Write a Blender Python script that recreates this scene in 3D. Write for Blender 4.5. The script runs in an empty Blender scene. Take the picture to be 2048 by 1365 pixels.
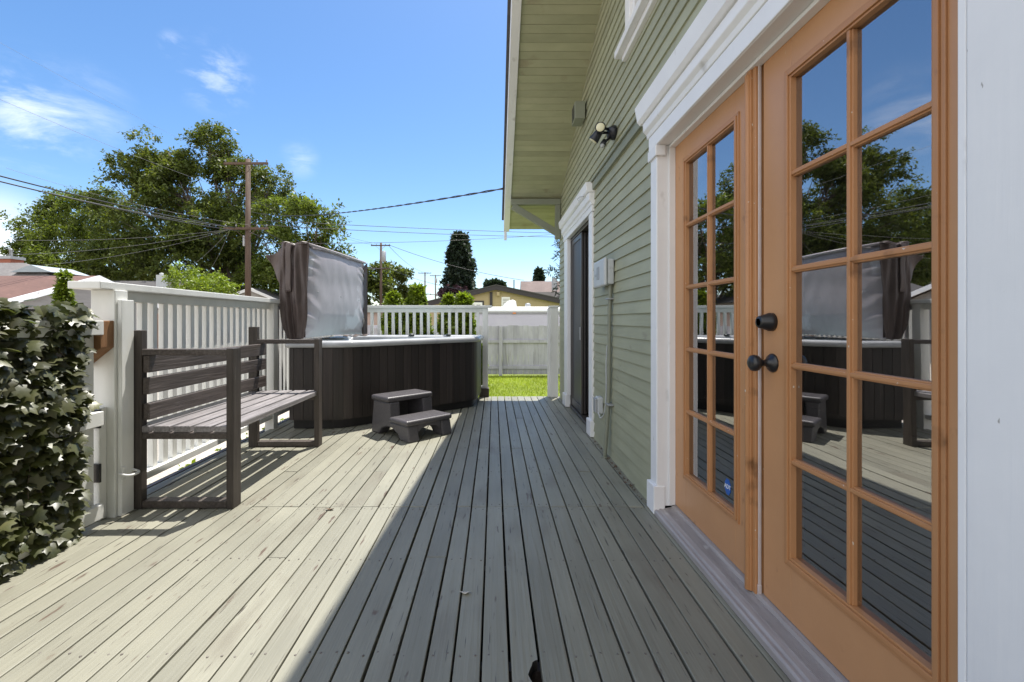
import bpy, bmesh, math, random
import numpy as np
from mathutils import Vector, Matrix, noise
R = math.radians
random.seed(7); rng = np.random.default_rng(11)
scene = bpy.context.scene
C = scene.collection
F, VX, VY, CH = 910.0, 988.0, 640.0, 1.08          # camera facts measured from the photo
def W(px, py, Y):                                   # point at depth Y seen at a pixel
    return Vector(((px-VX)/F*Y, Y, CH+(VY-py)/F*Y))

# ------------------------------------------------------------------ materials
MATS = {}
def mat(name, c1, c2=None, scale=(4,4,4), rough=.6, bump=.0, bscale=None, tint=0., fleck=None, big=.0, bigscale=1.2,
        metal=0., detail=6, spec=.5, transl=None, rough2=None, stripes=None):
    m = bpy.data.materials.new(name); m.use_nodes = True
    nt = m.node_tree; N = nt.nodes; L = nt.links
    b = N['Principled BSDF']
    b.inputs['Roughness'].default_value = rough
    b.inputs['Metallic'].default_value = metal
    b.inputs['Specular IOR Level'].default_value = spec
    tc = N.new('ShaderNodeTexCoord')
    at = N.new('ShaderNodeAttribute'); at.attribute_name = 'tint'
    off = N.new('ShaderNodeVectorMath'); off.operation = 'MULTIPLY_ADD'
    L.new(at.outputs['Fac'], off.inputs[0]); off.inputs[1].default_value = (17,23,31) if tint else (0,0,0)
    L.new(tc.outputs['Object'], off.inputs[2])
    mp = N.new('ShaderNodeMapping'); mp.inputs['Scale'].default_value = scale
    L.new(off.outputs[0], mp.inputs['Vector'])
    nz = N.new('ShaderNodeTexNoise'); nz.inputs['Scale'].default_value = 1; nz.inputs['Detail'].default_value = detail
    nz.inputs['Roughness'].default_value = .65
    L.new(mp.outputs[0], nz.inputs['Vector'])
    rp = N.new('ShaderNodeValToRGB'); rp.color_ramp.elements[0].position = .32; rp.color_ramp.elements[1].position = .68
    c2 = c2 or c1
    rp.color_ramp.elements[0].color = (*c1,1); rp.color_ramp.elements[1].color = (*c2,1)
    L.new(nz.outputs['Fac'], rp.inputs['Fac'])
    col = rp.outputs['Color']
    def mult(col, fac_socket, lo, hi):
        mr = N.new('ShaderNodeMapRange'); mr.inputs['To Min'].default_value = lo; mr.inputs['To Max'].default_value = hi
        L.new(fac_socket, mr.inputs['Value'])
        vm = N.new('ShaderNodeVectorMath'); vm.operation = 'SCALE'
        L.new(col, vm.inputs[0]); L.new(mr.outputs[0], vm.inputs['Scale'])
        return vm.outputs[0], mr
    if tint:
        col, _ = mult(col, at.outputs['Fac'], 1-tint, 1+tint)
    if big:
        bn = N.new('ShaderNodeTexNoise'); bn.inputs['Scale'].default_value = bigscale; bn.inputs['Detail'].default_value = 4
        L.new(off.outputs[0], bn.inputs['Vector'])
        col, mr = mult(col, bn.outputs['Fac'], 1-big, 1+big)
        mr.inputs['From Min'].default_value = .3; mr.inputs['From Max'].default_value = .7
    if fleck:
        for (fc, thr, fs, wid) in fleck:
            fm = N.new('ShaderNodeMapping'); fm.inputs['Scale'].default_value = fs; L.new(off.outputs[0], fm.inputs['Vector'])
            fn = N.new('ShaderNodeTexNoise'); fn.inputs['Scale'].default_value = 1; fn.inputs['Detail'].default_value = 5
            L.new(fm.outputs[0], fn.inputs['Vector'])
            mr = N.new('ShaderNodeMapRange'); mr.inputs['From Min'].default_value = thr; mr.inputs['From Max'].default_value = thr+wid
            L.new(fn.outputs['Fac'], mr.inputs['Value'])
            mx = N.new('ShaderNodeMix'); mx.data_type = 'RGBA'
            L.new(mr.outputs[0], mx.inputs['Factor']); L.new(col, mx.inputs['A']); mx.inputs['B'].default_value = (*fc,1)
            col = mx.outputs['Result']
    L.new(col, b.inputs['Base Color'])
    if rough2 is not None:
        mr = N.new('ShaderNodeMapRange'); mr.inputs['To Min'].default_value = rough; mr.inputs['To Max'].default_value = rough2
        L.new(nz.outputs['Fac'], mr.inputs['Value']); L.new(mr.outputs[0], b.inputs['Roughness'])
    if bump:
        bp = N.new('ShaderNodeBump'); bp.inputs['Strength'].default_value = bump; bp.inputs['Distance'].default_value = .004
        if bscale:
            bm_ = N.new('ShaderNodeMapping'); bm_.inputs['Scale'].default_value = bscale; L.new(off.outputs[0], bm_.inputs['Vector'])
            n2 = N.new('ShaderNodeTexNoise'); n2.inputs['Scale'].default_value = 1; n2.inputs['Detail'].default_value = 5
            L.new(bm_.outputs[0], n2.inputs['Vector']); L.new(n2.outputs['Fac'], bp.inputs['Height'])
        else:
            L.new(nz.outputs['Fac'], bp.inputs['Height'])
        L.new(bp.outputs[0], b.inputs['Normal'])
    if transl:
        tr = N.new('ShaderNodeBsdfTranslucent')
        vm = N.new('ShaderNodeVectorMath'); vm.operation = 'MULTIPLY'; vm.inputs[1].default_value = transl
        L.new(col, vm.inputs[0]); L.new(vm.outputs[0], tr.inputs['Color'])
        ms = N.new('ShaderNodeMixShader'); ms.inputs[0].default_value = .38
        L.new(b.outputs[0], ms.inputs[1]); L.new(tr.outputs[0], ms.inputs[2])
        L.new(ms.outputs[0], N['Material Output'].inputs['Surface'])
    MATS[name] = m
    return m
WHT = (.74,.74,.72)
mat('deck_paint', (.220,.215,.170), (.248,.241,.190), (26,1.5,26), .56, .75, (75,2.2,75), .085,
    [((.11,.08,.06),.665,(30,5,10),.05), ((.165,.15,.115),.58,(5,1.6,4),.2), ((.06,.05,.042),.668,(130,5,40),.04), ((.13,.09,.065),.715,(14,7,10),.06)], .12, 1.5, rough2=.38)
mat('siding_paint', (.312,.316,.215), (.348,.352,.245), (3,2,22), .55, .25, (30,3,60), .06, [((.17,.15,.11),.66,(6,6,14),.25)], .10, 2.0)
mat('soffit_paint', (.33,.335,.21), (.40,.395,.255), (3,6,3), .6, .2, (4,40,4), .10, [((.22,.17,.11),.62,(3,3,3),.2)], .08)
mat('trim_green', (.21,.225,.165), (.235,.25,.19), (6,6,6), .55, .1, None, .04)
mat('white_trim', (.76,.76,.77), (.80,.80,.805), (5,5,5), .42, .15, (70,70,3), .03, [((.56,.55,.54),.645,(7,7,5),.10), ((.38,.36,.34),.735,(60,60,14),.02)], .04)
mat('white_rail', (.66,.665,.64), (.74,.74,.715), (9,9,3), .5, .25, (30,30,6), .05, [((.36,.27,.2),.745,(12,12,5),.02), ((.5,.49,.44),.62,(5,5,2),.2)], .06)
mat('door_paint', (.49,.25,.115), (.525,.275,.13), (3,3,3), .36, .12, (60,60,60), .0, [((.30,.14,.06),.66,(14,14,9),.1), ((.55,.42,.3),.76,(60,60,60),.01)], .05, 2.5)
mat('door_molding', (.43,.205,.085), (.47,.23,.10), (3,3,3), .4, .1, (40,40,40), .0, [((.62,.55,.47),.715,(45,45,45),.02), ((.20,.09,.035),.64,(9,9,9),.15)], .05)
mat('threshold_metal', (.30,.27,.26), (.40,.37,.36), (40,3,40), .5, .3, (90,2,90), .0, [((.5,.48,.46),.66,(20,6,20),.05)], .1, 3, metal=.0)
mat('black_metal', (.012,.012,.014), (.018,.017,.018), (20,20,20), .3, .05)
mat('weather_strip', (.50,.43,.41), (.58,.51,.49), (20,20,20), .5)
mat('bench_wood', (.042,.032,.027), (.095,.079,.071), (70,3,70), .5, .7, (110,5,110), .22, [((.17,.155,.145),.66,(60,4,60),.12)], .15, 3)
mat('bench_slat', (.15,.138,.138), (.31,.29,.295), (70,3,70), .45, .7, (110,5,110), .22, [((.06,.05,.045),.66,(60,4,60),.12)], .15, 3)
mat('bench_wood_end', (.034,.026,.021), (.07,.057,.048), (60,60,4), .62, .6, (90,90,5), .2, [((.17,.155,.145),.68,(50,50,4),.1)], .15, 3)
mat('tub_panel', (.022,.017,.016), (.040,.031,.028), (60,60,1.2), .45, .3, (150,150,3), .35, [((.085,.07,.064),.655,(80,80,.8),.06)], .1)  # pale vertical streaks are highlights painted into the panel colour
mat('tub_base', (.012,.011,.011), (.02,.018,.018), (9,9,9), .6)
mat('tub_acrylic', (.37,.38,.40), (.47,.48,.50), (5,2,5), .22, .0, None, .0, [((.30,.31,.33),.58,(3,9,3),.12)], .06)
mat('tub_jet', (.05,.055,.06), None, rough=.3)
mat('tub_water', (.25,.36,.38), (.3,.42,.44), (3,3,3), .05, .3, (9,9,9))
mat('cover_grey', (.37,.335,.355), (.43,.395,.415), (6,6,3), .45, .25, (14,14,5), .0, [((.55,.53,.56),.60,(3,2.5,2.5),.05), ((.22,.21,.24),.68,(9,9,3),.1)], .06)
mat('cover_brown', (.06,.042,.038), (.088,.064,.058), (6,6,3), .4, .35, (18,18,8), .0, None, .15, 4, rough2=.55)
mat('step_plastic', (.062,.057,.062), (.088,.082,.088), (50,50,50), .38, .25, (160,160,160), .0, [((.14,.12,.105),.66,(6,6,6),.15)], .1)
mat('ivy_leaf', (.055,.068,.03), (.115,.112,.05), (9,9,9), .4, .3, (25,25,25), .45, None, .2, 8, transl=(1.3,1.5,.6), spec=.7)
mat('ivy_stem', (.06,.05,.03), (.10,.08,.05), rough=.7)
mat('raw_wood', (.17,.075,.03), (.27,.14,.06), (30,30,6), .65, .4, (60,60,8), .0, [((.06,.035,.02),.6,(9,9,5),.2)], .2, 5)
mat('leaf_green', (.058,.09,.02), (.15,.175,.042), (.5,.5,.5), .45, .0, None, .5, None, .2, .35, transl=(1.5,1.6,.6), spec=.2)
mat('leaf_olive', (.048,.078,.02), (.13,.15,.042), (.5,.5,.5), .45, .0, None, .5, None, .22, .35, transl=(1.5,1.5,.6), spec=.2)
mat('leaf_bright', (.12,.19,.02), (.23,.29,.04), (2,2,2), .45, .0, None, .4, None, .15, 2, transl=(1.5,1.5,.5))
mat('leaf_conifer', (.017,.030,.020), (.036,.054,.032), (1,1,1), .55, .0, None, .45, None, .2, .6, transl=(1.2,1.3,.8))
mat('leaf_cedar', (.09,.14,.015), (.21,.26,.03), (3,3,3), .5, .0, None, .45, None, .2, 2, transl=(1.4,1.5,.5))
mat('leaf_plum', (.06,.03,.04), (.11,.055,.07), (2,2,2), .5, .0, None, .4)
mat('bark', (.07,.055,.042), (.15,.12,.09), (9,9,2), .85, .6)
mat('pole_wood', (.07,.043,.03), (.118,.078,.057), (14,14,1.2), .8, .4, (30,30,2))
mat('pole_grey', (.10,.09,.08), (.17,.15,.135), (14,14,1.2), .8, .3)
mat('steel_grey', (.33,.34,.35), (.4,.41,.42), rough=.45, metal=.3)
mat('insulator', (.2,.2,.21), rough=.25)
mat('cable_black', (.02,.02,.022), rough=.5)
mat('cable_alu', (.22,.22,.23), rough=.5)
mat('gravel', (.32,.28,.23), (.52,.47,.40), (30,30,30), .9, .8, None, .0, [((.16,.15,.13),.62,(60,60,60),.1)], .15, .6)
mat('dirt', (.22,.18,.13), (.32,.28,.2), (4,4,4), .95, .5)
mat('lawn_soil', (.13,.18,.015), (.22,.26,.03), (12,12,12), .9, .4, None, .0, None, .15, 1.2)
mat('grass', (.17,.25,.015), (.34,.37,.05), (3,3,3), .5, .0, None, .5, None, .3, 1.5, transl=(1.4,1.5,.4))
mat('fence_white', (.35,.342,.39), (.45,.44,.49), (9,9,2), .7, .3, (40,40,3), .06, [((.20,.19,.18),.58,(12,12,1.2),.22), ((.28,.26,.23),.64,(40,40,3),.1)], .1)
mat('fence_brown', (.30,.13,.07), (.40,.19,.10), (9,9,2), .8, .3, None, .1)
mat('camper_shaded', (.50,.47,.56), (.55,.52,.60), (2,2,2), .4, .03)  # white body, lavender of its shaded side put into the colour
mat('camper_roof', (.78,.78,.77), (.82,.82,.8), (2,2,2), .35)
mat('camper_trim', (.30,.29,.31), (.38,.37,.39), (9,9,9), .4, .1)
mat('amber_lens', (.8,.28,.08), rough=.2)
mat('tan_wall', (.36,.285,.165), (.41,.325,.19), (1,1,6), .7, .2, (1,1,30))
mat('fascia_dark', (.024,.018,.022), (.032,.026,.03), rough=.5)
mat('shingle_brown', (.10,.052,.04), (.15,.08,.063), (5,22,22), .9, .5, (9,30,30), .0, [((.3,.17,.13),.66,(4,4,4),.1)], .12, .8)
mat('shingle_grey', (.15,.14,.138), (.205,.195,.19), (6,14,14), .9, .4, (9,30,30), .0, None, .1, .8)
mat('shingle_mauve', (.25,.195,.18), (.32,.255,.235), (6,14,14), .9, .4, (9,30,30), .0, None, .1, .8)
mat('shingle_dark', (.05,.048,.05), (.085,.08,.08), (6,14,14), .9, .4)
mat('wall_grey', (.27,.25,.235), (.33,.31,.29), (2,2,12), .75, .2)
mat('wall_blue', (.30,.36,.40), (.36,.41,.44), (2,2,12), .75, .2)
mat('wall_pink', (.40,.285,.23), (.46,.34,.28), (2,2,12), .75, .2)
mat('brick', (.27,.085,.05), (.36,.13,.08), (12,12,30), .85, .4)
mat('box_grey', (.47,.49,.50), (.52,.54,.55), (9,9,9), .4, .05, None, .0, [((.36,.37,.38),.66,(20,20,20),.1)])
mat('conduit', (.19,.20,.155), (.235,.245,.19), (9,9,9), .5, .1)
mat('lamp_black', (.014,.016,.024), (.02,.022,.03), rough=.38)
mat('lamp_lens', (.78,.74,.52), rough=.3)
mat('screen_mesh', (.045,.046,.055), (.065,.066,.077), (90,90,2), .45, .1, None, .0, None, .25, 1.5)
mat('bronze_frame', (.042,.036,.034), (.056,.05,.047), rough=.35)
mat('sticker_blue', (.02,.11,.42), rough=.3)
mat('sticker_white', (.8,.8,.8), rough=.3)
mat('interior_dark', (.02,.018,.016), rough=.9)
mat('nail', (.10,.085,.075), (.2,.18,.16), (40,40,40), .6)
mat('pale_leaf', (.42,.40,.36), (.5,.48,.44), (20,20,20), .8)
mat('dry_leaf', (.09,.05,.03), (.14,.085,.05), (20,20,20), .8)
def glass(name, dark, ior):
    m = bpy.data.materials.new(name); m.use_nodes = True; N = m.node_tree.nodes; L = m.node_tree.links
    N.remove(N['Principled BSDF'])
    fr = N.new('ShaderNodeFresnel'); fr.inputs['IOR'].default_value = ior
    d = N.new('ShaderNodeBsdfDiffuse'); d.inputs['Color'].default_value = (*dark,1)
    t = N.new('ShaderNodeBsdfTransparent'); t.inputs['Color'].default_value = (.75,.78,.77,1)
    mt = N.new('ShaderNodeMixShader'); mt.inputs[0].default_value = .15
    L.new(t.outputs[0], mt.inputs[1]); L.new(d.outputs[0], mt.inputs[2])
    g = N.new('ShaderNodeBsdfGlossy'); g.inputs['Roughness'].default_value = .012; g.inputs['Color'].default_value = (.93,.93,.95,1)
    tc = N.new('ShaderNodeTexCoord'); nz = N.new('ShaderNodeTexNoise'); nz.inputs['Scale'].default_value = 2.2; nz.inputs['Detail'].default_value = 1
    bp = N.new('ShaderNodeBump'); bp.inputs['Strength'].default_value = .05; bp.inputs['Distance'].default_value = .02
    L.new(tc.outputs['Object'], nz.inputs['Vector']); L.new(nz.outputs['Fac'], bp.inputs['Height']); L.new(bp.outputs[0], g.inputs['Normal'])
    ms = N.new('ShaderNodeMixShader')
    L.new(fr.outputs[0], ms.inputs[0]); L.new(mt.outputs[0], ms.inputs[1]); L.new(g.outputs[0], ms.inputs[2])
    L.new(ms.outputs[0], N['Material Output'].inputs['Surface']); MATS[name] = m
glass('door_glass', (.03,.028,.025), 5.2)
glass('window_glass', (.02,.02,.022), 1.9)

# ------------------------------------------------------------------ mesh builder
def root_loc(o):
    v = Vector((0,0,0))
    while o is not None: v += o.location; o = o.parent
    return v
class MB:
    def __init__(s): s.v = []; s.f = []; s.t = []; s.mi = []; s.sm = []
    def add(s, vs, fs, t=None, mi=0, smooth=False):
        n = len(s.v); t = random.random() if t is None else t
        s.v += [tuple(p) for p in vs]
        for f in fs: s.f.append(tuple(i+n for i in f)); s.t.append(t); s.mi.append(mi); s.sm.append(smooth)
        return s
    def box(s, x0, x1, y0, y1, z0, z1, t=None, mi=0, M=None):
        vs = [Vector((x,y,z)) for z in (z0,z1) for y in (y0,y1) for x in (x0,x1)]
        if M is not None: vs = [M @ p for p in vs]
        return s.add(vs, [(0,2,3,1),(4,5,7,6),(0,1,5,4),(2,6,7,3),(0,4,6,2),(1,3,7,5)], t, mi)
    def bar(s, a, b, w, h, t=None, mi=0, up=(0,0,1)):          # rectangular bar from a to b
        a, b = Vector(a), Vector(b); d = (b-a).normalized(); u = Vector(up)
        side = d.cross(u).normalized(); u = side.cross(d).normalized()
        vs = [p+side*sx*w/2+u*sz*h/2 for p in (a,b) for sz in (-1,1) for sx in (-1,1)]
        return s.add(vs, [(0,2,3,1),(4,5,7,6),(0,1,5,4),(2,6,7,3),(0,4,6,2),(1,3,7,5)], t, mi)
    def tube(s, pts, rad, n=8, t=None, mi=0, cap=True):
        pts = [Vector(p) for p in pts]; m = len(pts)
        if not hasattr(rad, '__len__'): rad = [rad]*m
        vs = []; pu = None
        for i, p in enumerate(pts):
            d = (pts[min(i+1,m-1)]-pts[max(i-1,0)]).normalized()
            if pu is None: pu = d.orthogonal().normalized()
            pu = (pu - d*pu.dot(d)).normalized(); w = d.cross(pu)
            for k in range(n):
                a = 2*math.pi*k/n; vs.append(p + (pu*math.cos(a)+w*math.sin(a))*rad[i])
        fs = [(i*n+k, i*n+(k+1)%n, (i+1)*n+(k+1)%n, (i+1)*n+k) for i in range(m-1) for k in range(n)]
        if cap: fs += [tuple(range(n))[::-1], tuple((m-1)*n+k for k in range(n))]
        return s.add(vs, fs, t, mi, True)
    def prism(s, poly, ext, t=None, mi=0):                     # poly: 3-D points, ext: vector
        poly = [Vector(p) for p in poly]; e = Vector(ext); n = len(poly)
        vs = poly+[p+e for p in poly]
        fs = [tuple(range(n))[::-1], tuple(range(n,2*n))]+[(i,(i+1)%n,n+(i+1)%n,n+i) for i in range(n)]
        return s.add(vs, fs, t, mi)
    def grid(s, fn, nu, nv, t=None, mi=0, smooth=True):
        vs = [fn(i/(nu-1), j/(nv-1)) for j in range(nv) for i in range(nu)]
        fs = [(j*nu+i, j*nu+i+1, (j+1)*nu+i+1, (j+1)*nu+i) for j in range(nv-1) for i in range(nu-1)]
        return s.add(vs, fs, t, mi, smooth)
    def lathe(s, c, axis, prof, n=20, t=None, mi=0):           # prof: (dist along axis, radius)
        a = Vector(axis).normalized(); c = Vector(c)
        return s.tube([c+a*d for d, r in prof], [max(r,.0005) for d, r in prof], n, t, mi)
    def build(s, name, mats, parent=None, bevel=0, solid=0, fix=True):
        me = bpy.data.meshes.new(name)
        o0 = root_loc(parent) if parent else Vector((0,0,0))
        me.from_pydata([(x-o0.x,y-o0.y,z-o0.z) for x,y,z in s.v], [], s.f)
        for m in (mats if isinstance(mats,(list,tuple)) else [mats]): me.materials.append(MATS[m])
        me.polygons.foreach_set('material_index', s.mi); me.polygons.foreach_set('use_smooth', s.sm)
        a = me.attributes.new('tint','FLOAT','FACE'); a.data.foreach_set('value', s.t)
        if fix:
            bm = bmesh.new(); bm.from_mesh(me); bmesh.ops.recalc_face_normals(bm, faces=bm.faces); bm.to_mesh(me); bm.free()
        me.update()
        o = bpy.data.objects.new(name, me); C.objects.link(o)
        if parent: o.parent = parent
        if solid:
            md = o.modifiers.new('Solid','SOLIDIFY'); md.thickness = solid; md.offset = 0
        if bevel:
            md = o.modifiers.new('Bevel','BEVEL'); md.width = bevel; md.segments = 2; md.limit_method = 'ANGLE'; md.angle_limit = R(40)
        return o
def tag(o, label=None, cat=None, group=None, kind=None):
    if label: o['label'] = label
    if cat: o['category'] = cat
    if group: o['group'] = group
    if kind: o['kind'] = kind
    return o
def thing(name, loc, label, cat, group=None):
    o = bpy.data.objects.new(name, None); C.objects.link(o); o.location = loc; o.empty_display_size = .1
    return tag(o, label, cat, group)
def raw_mesh(name, V, Fq, tint, m, parent=None):               # numpy quads
    me = bpy.data.meshes.new(name)
    if parent: V = V - np.array(root_loc(parent))
    n, k = Fq.shape
    me.vertices.add(len(V)); me.vertices.foreach_set('co', V.astype(np.float32).ravel())
    me.loops.add(n*k); me.loops.foreach_set('vertex_index', Fq.astype(np.int32).ravel())
    me.polygons.add(n); me.polygons.foreach_set('loop_start', np.arange(0,n*k,k,dtype=np.int32))
    me.update(calc_edges=True)
    a = me.attributes.new('tint','FLOAT','FACE'); a.data.foreach_set('value', tint.astype(np.float32))
    me.materials.append(MATS[m]); me.validate()
    o = bpy.data.objects.new(name, me); C.objects.link(o)
    if parent: o.parent = parent
    return o

# ------------------------------------------------------------------ camera, light, sky
cam = bpy.data.cameras.new('camera'); co = bpy.data.objects.new('camera', cam); C.objects.link(co)
co.location = (0,0,CH); co.rotation_euler = (R(90),0,0)
cam.sensor_width = 36; cam.lens = F/2048*36; cam.shift_x = (1024-VX)/2048; cam.shift_y = -(682.5-VY)/2048
cam.clip_start = .02; cam.clip_end = 2000; scene.camera = co
SUN = Vector((.17,.358,1)).normalized()
EL = math.asin(SUN.z); AZ = math.atan2(SUN.x, SUN.y)
sl = bpy.data.lights.new('sun','SUN'); so = bpy.data.objects.new('sun', sl); C.objects.link(so)
so.rotation_euler = SUN.to_track_quat('Z','Y').to_euler(); so.location = (3,6,20)
sl.energy = 4.4; sl.angle = R(.53); sl.color = (1,.955,.88)
w = bpy.data.worlds.new('World'); scene.world = w; w.use_nodes = True
N = w.node_tree.nodes; L = w.node_tree.links; bg = N['Background']
sky = N.new('ShaderNodeTexSky'); sky.sky_type = 'NISHITA'; sky.sun_disc = False
sky.sun_elevation = EL; sky.sun_rotation = AZ; sky.altitude = 800; sky.air_density = 1.0; sky.dust_density = 1.0; sky.ozone_density = 1.5
tc = N.new('ShaderNodeTexCoord')
def wdir(px, py): return Vector(((px-VX)/F, 1, (VY-py)/F)).normalized()
def vm(op, a, b=None):
    n = N.new('ShaderNodeVectorMath'); n.operation = op
    for i, x in enumerate((a,b)):
        if x is None: continue
        if isinstance(x, bpy.types.NodeSocket): L.new(x, n.inputs[i])
        else: n.inputs[i].default_value = x
    return n.outputs['Value'] if op in ('DOT_PRODUCT','LENGTH') else n.outputs[0]
def mth(op, a, b=None):
    n = N.new('ShaderNodeMath'); n.operation = op
    for i, x in enumerate((a,b)):
        if x is None: continue
        if isinstance(x, bpy.types.NodeSocket): L.new(x, n.inputs[i])
        else: n.inputs[i].default_value = x
    return n.outputs[0]
def ramp(x, lo, hi):
    n = N.new('ShaderNodeMapRange'); n.interpolation_type = 'SMOOTHSTEP'; n.inputs['From Min'].default_value = lo; n.inputs['From Max'].default_value = hi
    L.new(x, n.inputs['Value']); return n.outputs[0]
gen = tc.outputs['Generated']
def cnoise(scale, sc, detail=8, rough=.6, dist=0):
    mp = N.new('ShaderNodeMapping'); mp.inputs['Scale'].default_value = sc; L.new(gen, mp.inputs['Vector'])
    n = N.new('ShaderNodeTexNoise'); n.inputs['Scale'].default_value = scale; n.inputs['Detail'].default_value = detail
    n.inputs['Roughness'].default_value = rough; n.inputs['Distortion'].default_value = dist
    L.new(mp.outputs[0], n.inputs['Vector']); return n.outputs['Fac']
clouds = None
n1 = cnoise(7, (1,1,2.6), 9, .62, .4); n2 = cnoise(16, (1,1,2.2), 8, .6, .3)
for (px, py, rad, fac, nz, lo) in ((60,230,.11,.48,n1,.42),(170,215,.08,.22,n1,.40),(430,150,.08,.27,n2,.48),(345,95,.03,.25,n2,.40),(600,320,.045,.22,n1,.35),
                                   (-20,500,.12,.8,n1,.25),(1000,1200,.01,.0,n1,.5),(1000,1300,.01,.0,n1,.5)):
    d = vm('DISTANCE', gen, wdir(px,py)) if False else vm('LENGTH', vm('SUBTRACT', gen, tuple(wdir(px,py))))
    mask = mth('SUBTRACT', 1., ramp(d, 0., rad))
    c = mth('MULTIPLY', mth('MULTIPLY', ramp(nz, lo, lo+.28), mask), fac)
    clouds = c if clouds is None else mth('MAXIMUM', clouds, c)
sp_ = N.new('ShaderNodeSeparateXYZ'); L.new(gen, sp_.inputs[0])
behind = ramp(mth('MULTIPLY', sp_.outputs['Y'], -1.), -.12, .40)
fill_clouds = mth('MULTIPLY', mth('MULTIPLY', ramp(cnoise(2.6, (1,1,1.6), 8, .6, .5), .22, .52), behind), .95)  # unseen cloud bank behind the camera, added to brighten the shade
clouds = mth('MAXIMUM', clouds, fill_clouds)
hs = N.new('ShaderNodeHueSaturation'); hs.inputs['Saturation'].default_value = 1.22; hs.inputs['Value'].default_value = .76
L.new(sky.outputs[0], hs.inputs['Color'])
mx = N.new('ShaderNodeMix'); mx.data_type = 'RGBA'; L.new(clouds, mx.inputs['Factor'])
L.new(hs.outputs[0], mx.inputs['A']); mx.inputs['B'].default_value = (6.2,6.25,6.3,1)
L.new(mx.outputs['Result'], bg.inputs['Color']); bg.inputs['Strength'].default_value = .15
scene.view_settings.view_transform = 'Standard'; scene.view_settings.look = 'None'; scene.view_settings.gamma = 1
scene.view_settings.exposure = .9
scene.render.engine = 'CYCLES'; scene.cycles.use_denoising = True
scene.cycles.max_bounces = 8; scene.cycles.transparent_max_bounces = 16
GZ = -.45

# ------------------------------------------------------------------ ground
def sheet(name, x0,x1,y0,y1,z,m, n=2):
    g = MB().grid(lambda u,v: (x0+(x1-x0)*u, y0+(y1-y0)*v, z), n, n, .5, 0, False)
    return tag(g.build(name, m, fix=False), kind='structure')
g = MB().grid(lambda u,v: (-700+1400*u, -300+1400*v, GZ-.01), 8, 8, .5, 0, False).build('ground', 'dirt', fix=False); tag(g, kind='structure')
sheet('gravel_yard', -13,-2.35,-4,24, GZ-.004, 'gravel')
sheet('lawn', -2.34,14, 6.5,40, GZ-.004, 'lawn_soil')
n = 26000
x = rng.uniform(-1.6,2.2,n); y = rng.uniform(6.55,12.35,n); h = rng.uniform(.035,.075,n); a = rng.uniform(0,6.28,n); wd = rng.uniform(.003,.006,n)
lx = rng.normal(0,.025,n); ly = rng.normal(0,.025,n); z0 = np.full(n, GZ-.004)
V = np.stack([np.stack([x-np.cos(a)*wd,y-np.sin(a)*wd,z0],1), np.stack([x+np.cos(a)*wd,y+np.sin(a)*wd,z0],1), np.stack([x+lx,y+ly,z0+h],1)],1).reshape(-1,3)
o = raw_mesh('grass', V, np.arange(3*n).reshape(-1,3), np.clip(rng.random(n)*.6+.4*(np.sin(x*3.1)+np.sin(y*2.3+x)+2)/4,0,1), 'grass'); tag(o, 'short bright green lawn grass between the deck and the white fence', 'grass', kind='stuff')

# ------------------------------------------------------------------ deck
PITCH = .0908; X0 = .0545
mb = MB(); nails = MB()
edges = [X0+PITCH*k+random.uniform(-.004,.004) for k in range(-25,11)]
for k in range(len(edges)-1):
    xa, xb = edges[k], edges[k+1]
    gap = random.choice((.006,.007,.0078,.0088)) if xa > -.75 else random.choice((.005,.006,.007))
    cuts = [-3.0, 2.63+random.uniform(-.004,.004), 6.42]
    if random.random() < .35: cuts.append(random.choice((3.24,3.83,4.42,5.0)))
    if random.random() < .18: cuts.append(random.choice((2.07,.9)))
    cuts.sort()
    for i in range(len(cuts)-1):
        dx = random.uniform(-.002,.002); dz = random.uniform(-.002,.001)
        xl, xr, y0, y1 = xa+gap/2+dx, xb-gap/2+dx, cuts[i]+.0015, cuts[i+1]-.0015
        if xl < .134 < xb and y0 < 1.3 < y1 and abs(xb-.149) < .03:   # the board with the rotted knot hole at its edge
            arc = [(xr, 1.325)]+[(xr-.030*math.sin(q)*(1+.15*math.sin(5*q)), 1.385-.06*math.cos(q)) for q in np.linspace(.25,2.9,9)]+[(xr,1.445)]
            poly = [(xl,y0),(xr,y0)]+arc+[(xr,y1),(xl,y1)]
            nn_ = len(poly); vs = [(px_,py_,z_) for z_ in (-.036+dz,dz) for px_,py_ in poly]; tt = random.random()
            mb.add(vs, [tuple(range(nn_))[::-1], tuple(range(nn_,2*nn_))], tt)
            for q_ in range(nn_):
                mb.add([vs[q_],vs[(q_+1)%nn_],vs[nn_+(q_+1)%nn_],vs[nn_+q_]], [(0,1,2,3)], tt, 1 if 2 <= q_ < 12 else 0)
        else:
            mb.box(xl, xr, y0, y1, -.036+dz, dz)
    for jy in (1.47,2.05,2.60,2.665,3.24,3.83,4.42,5.0,5.6,6.2):
        for fx in (.25,.76):
            if random.random() < .9:
                px_, py_ = xa+PITCH*fx+random.uniform(-.006,.006), jy+random.uniform(-.012,.012)
                nails.lathe((px_,py_,-.001), (0,0,1), [(0,.0042),(.0014,.0038),(.0017,.001)], 8)
deck = mb.build('deck', ['deck_paint','interior_dark'], bevel=.003); tag(deck, kind='structure')
nl = nails.build('nails', 'nail', deck)
fr = MB()
fr.box(-2.35,.9,6.36,6.40,-.22,-.04).box(-2.35,-2.31,-3,6.36,-.22,-.04)
for jy in (1.47,2.05,2.63,3.24,3.83,4.42,5.0,5.6,6.2): fr.box(-2.30,.9,jy-.02,jy+.02,-.2,-.04)
o = fr.build('deck_frame', 'bench_wood', deck)
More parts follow.
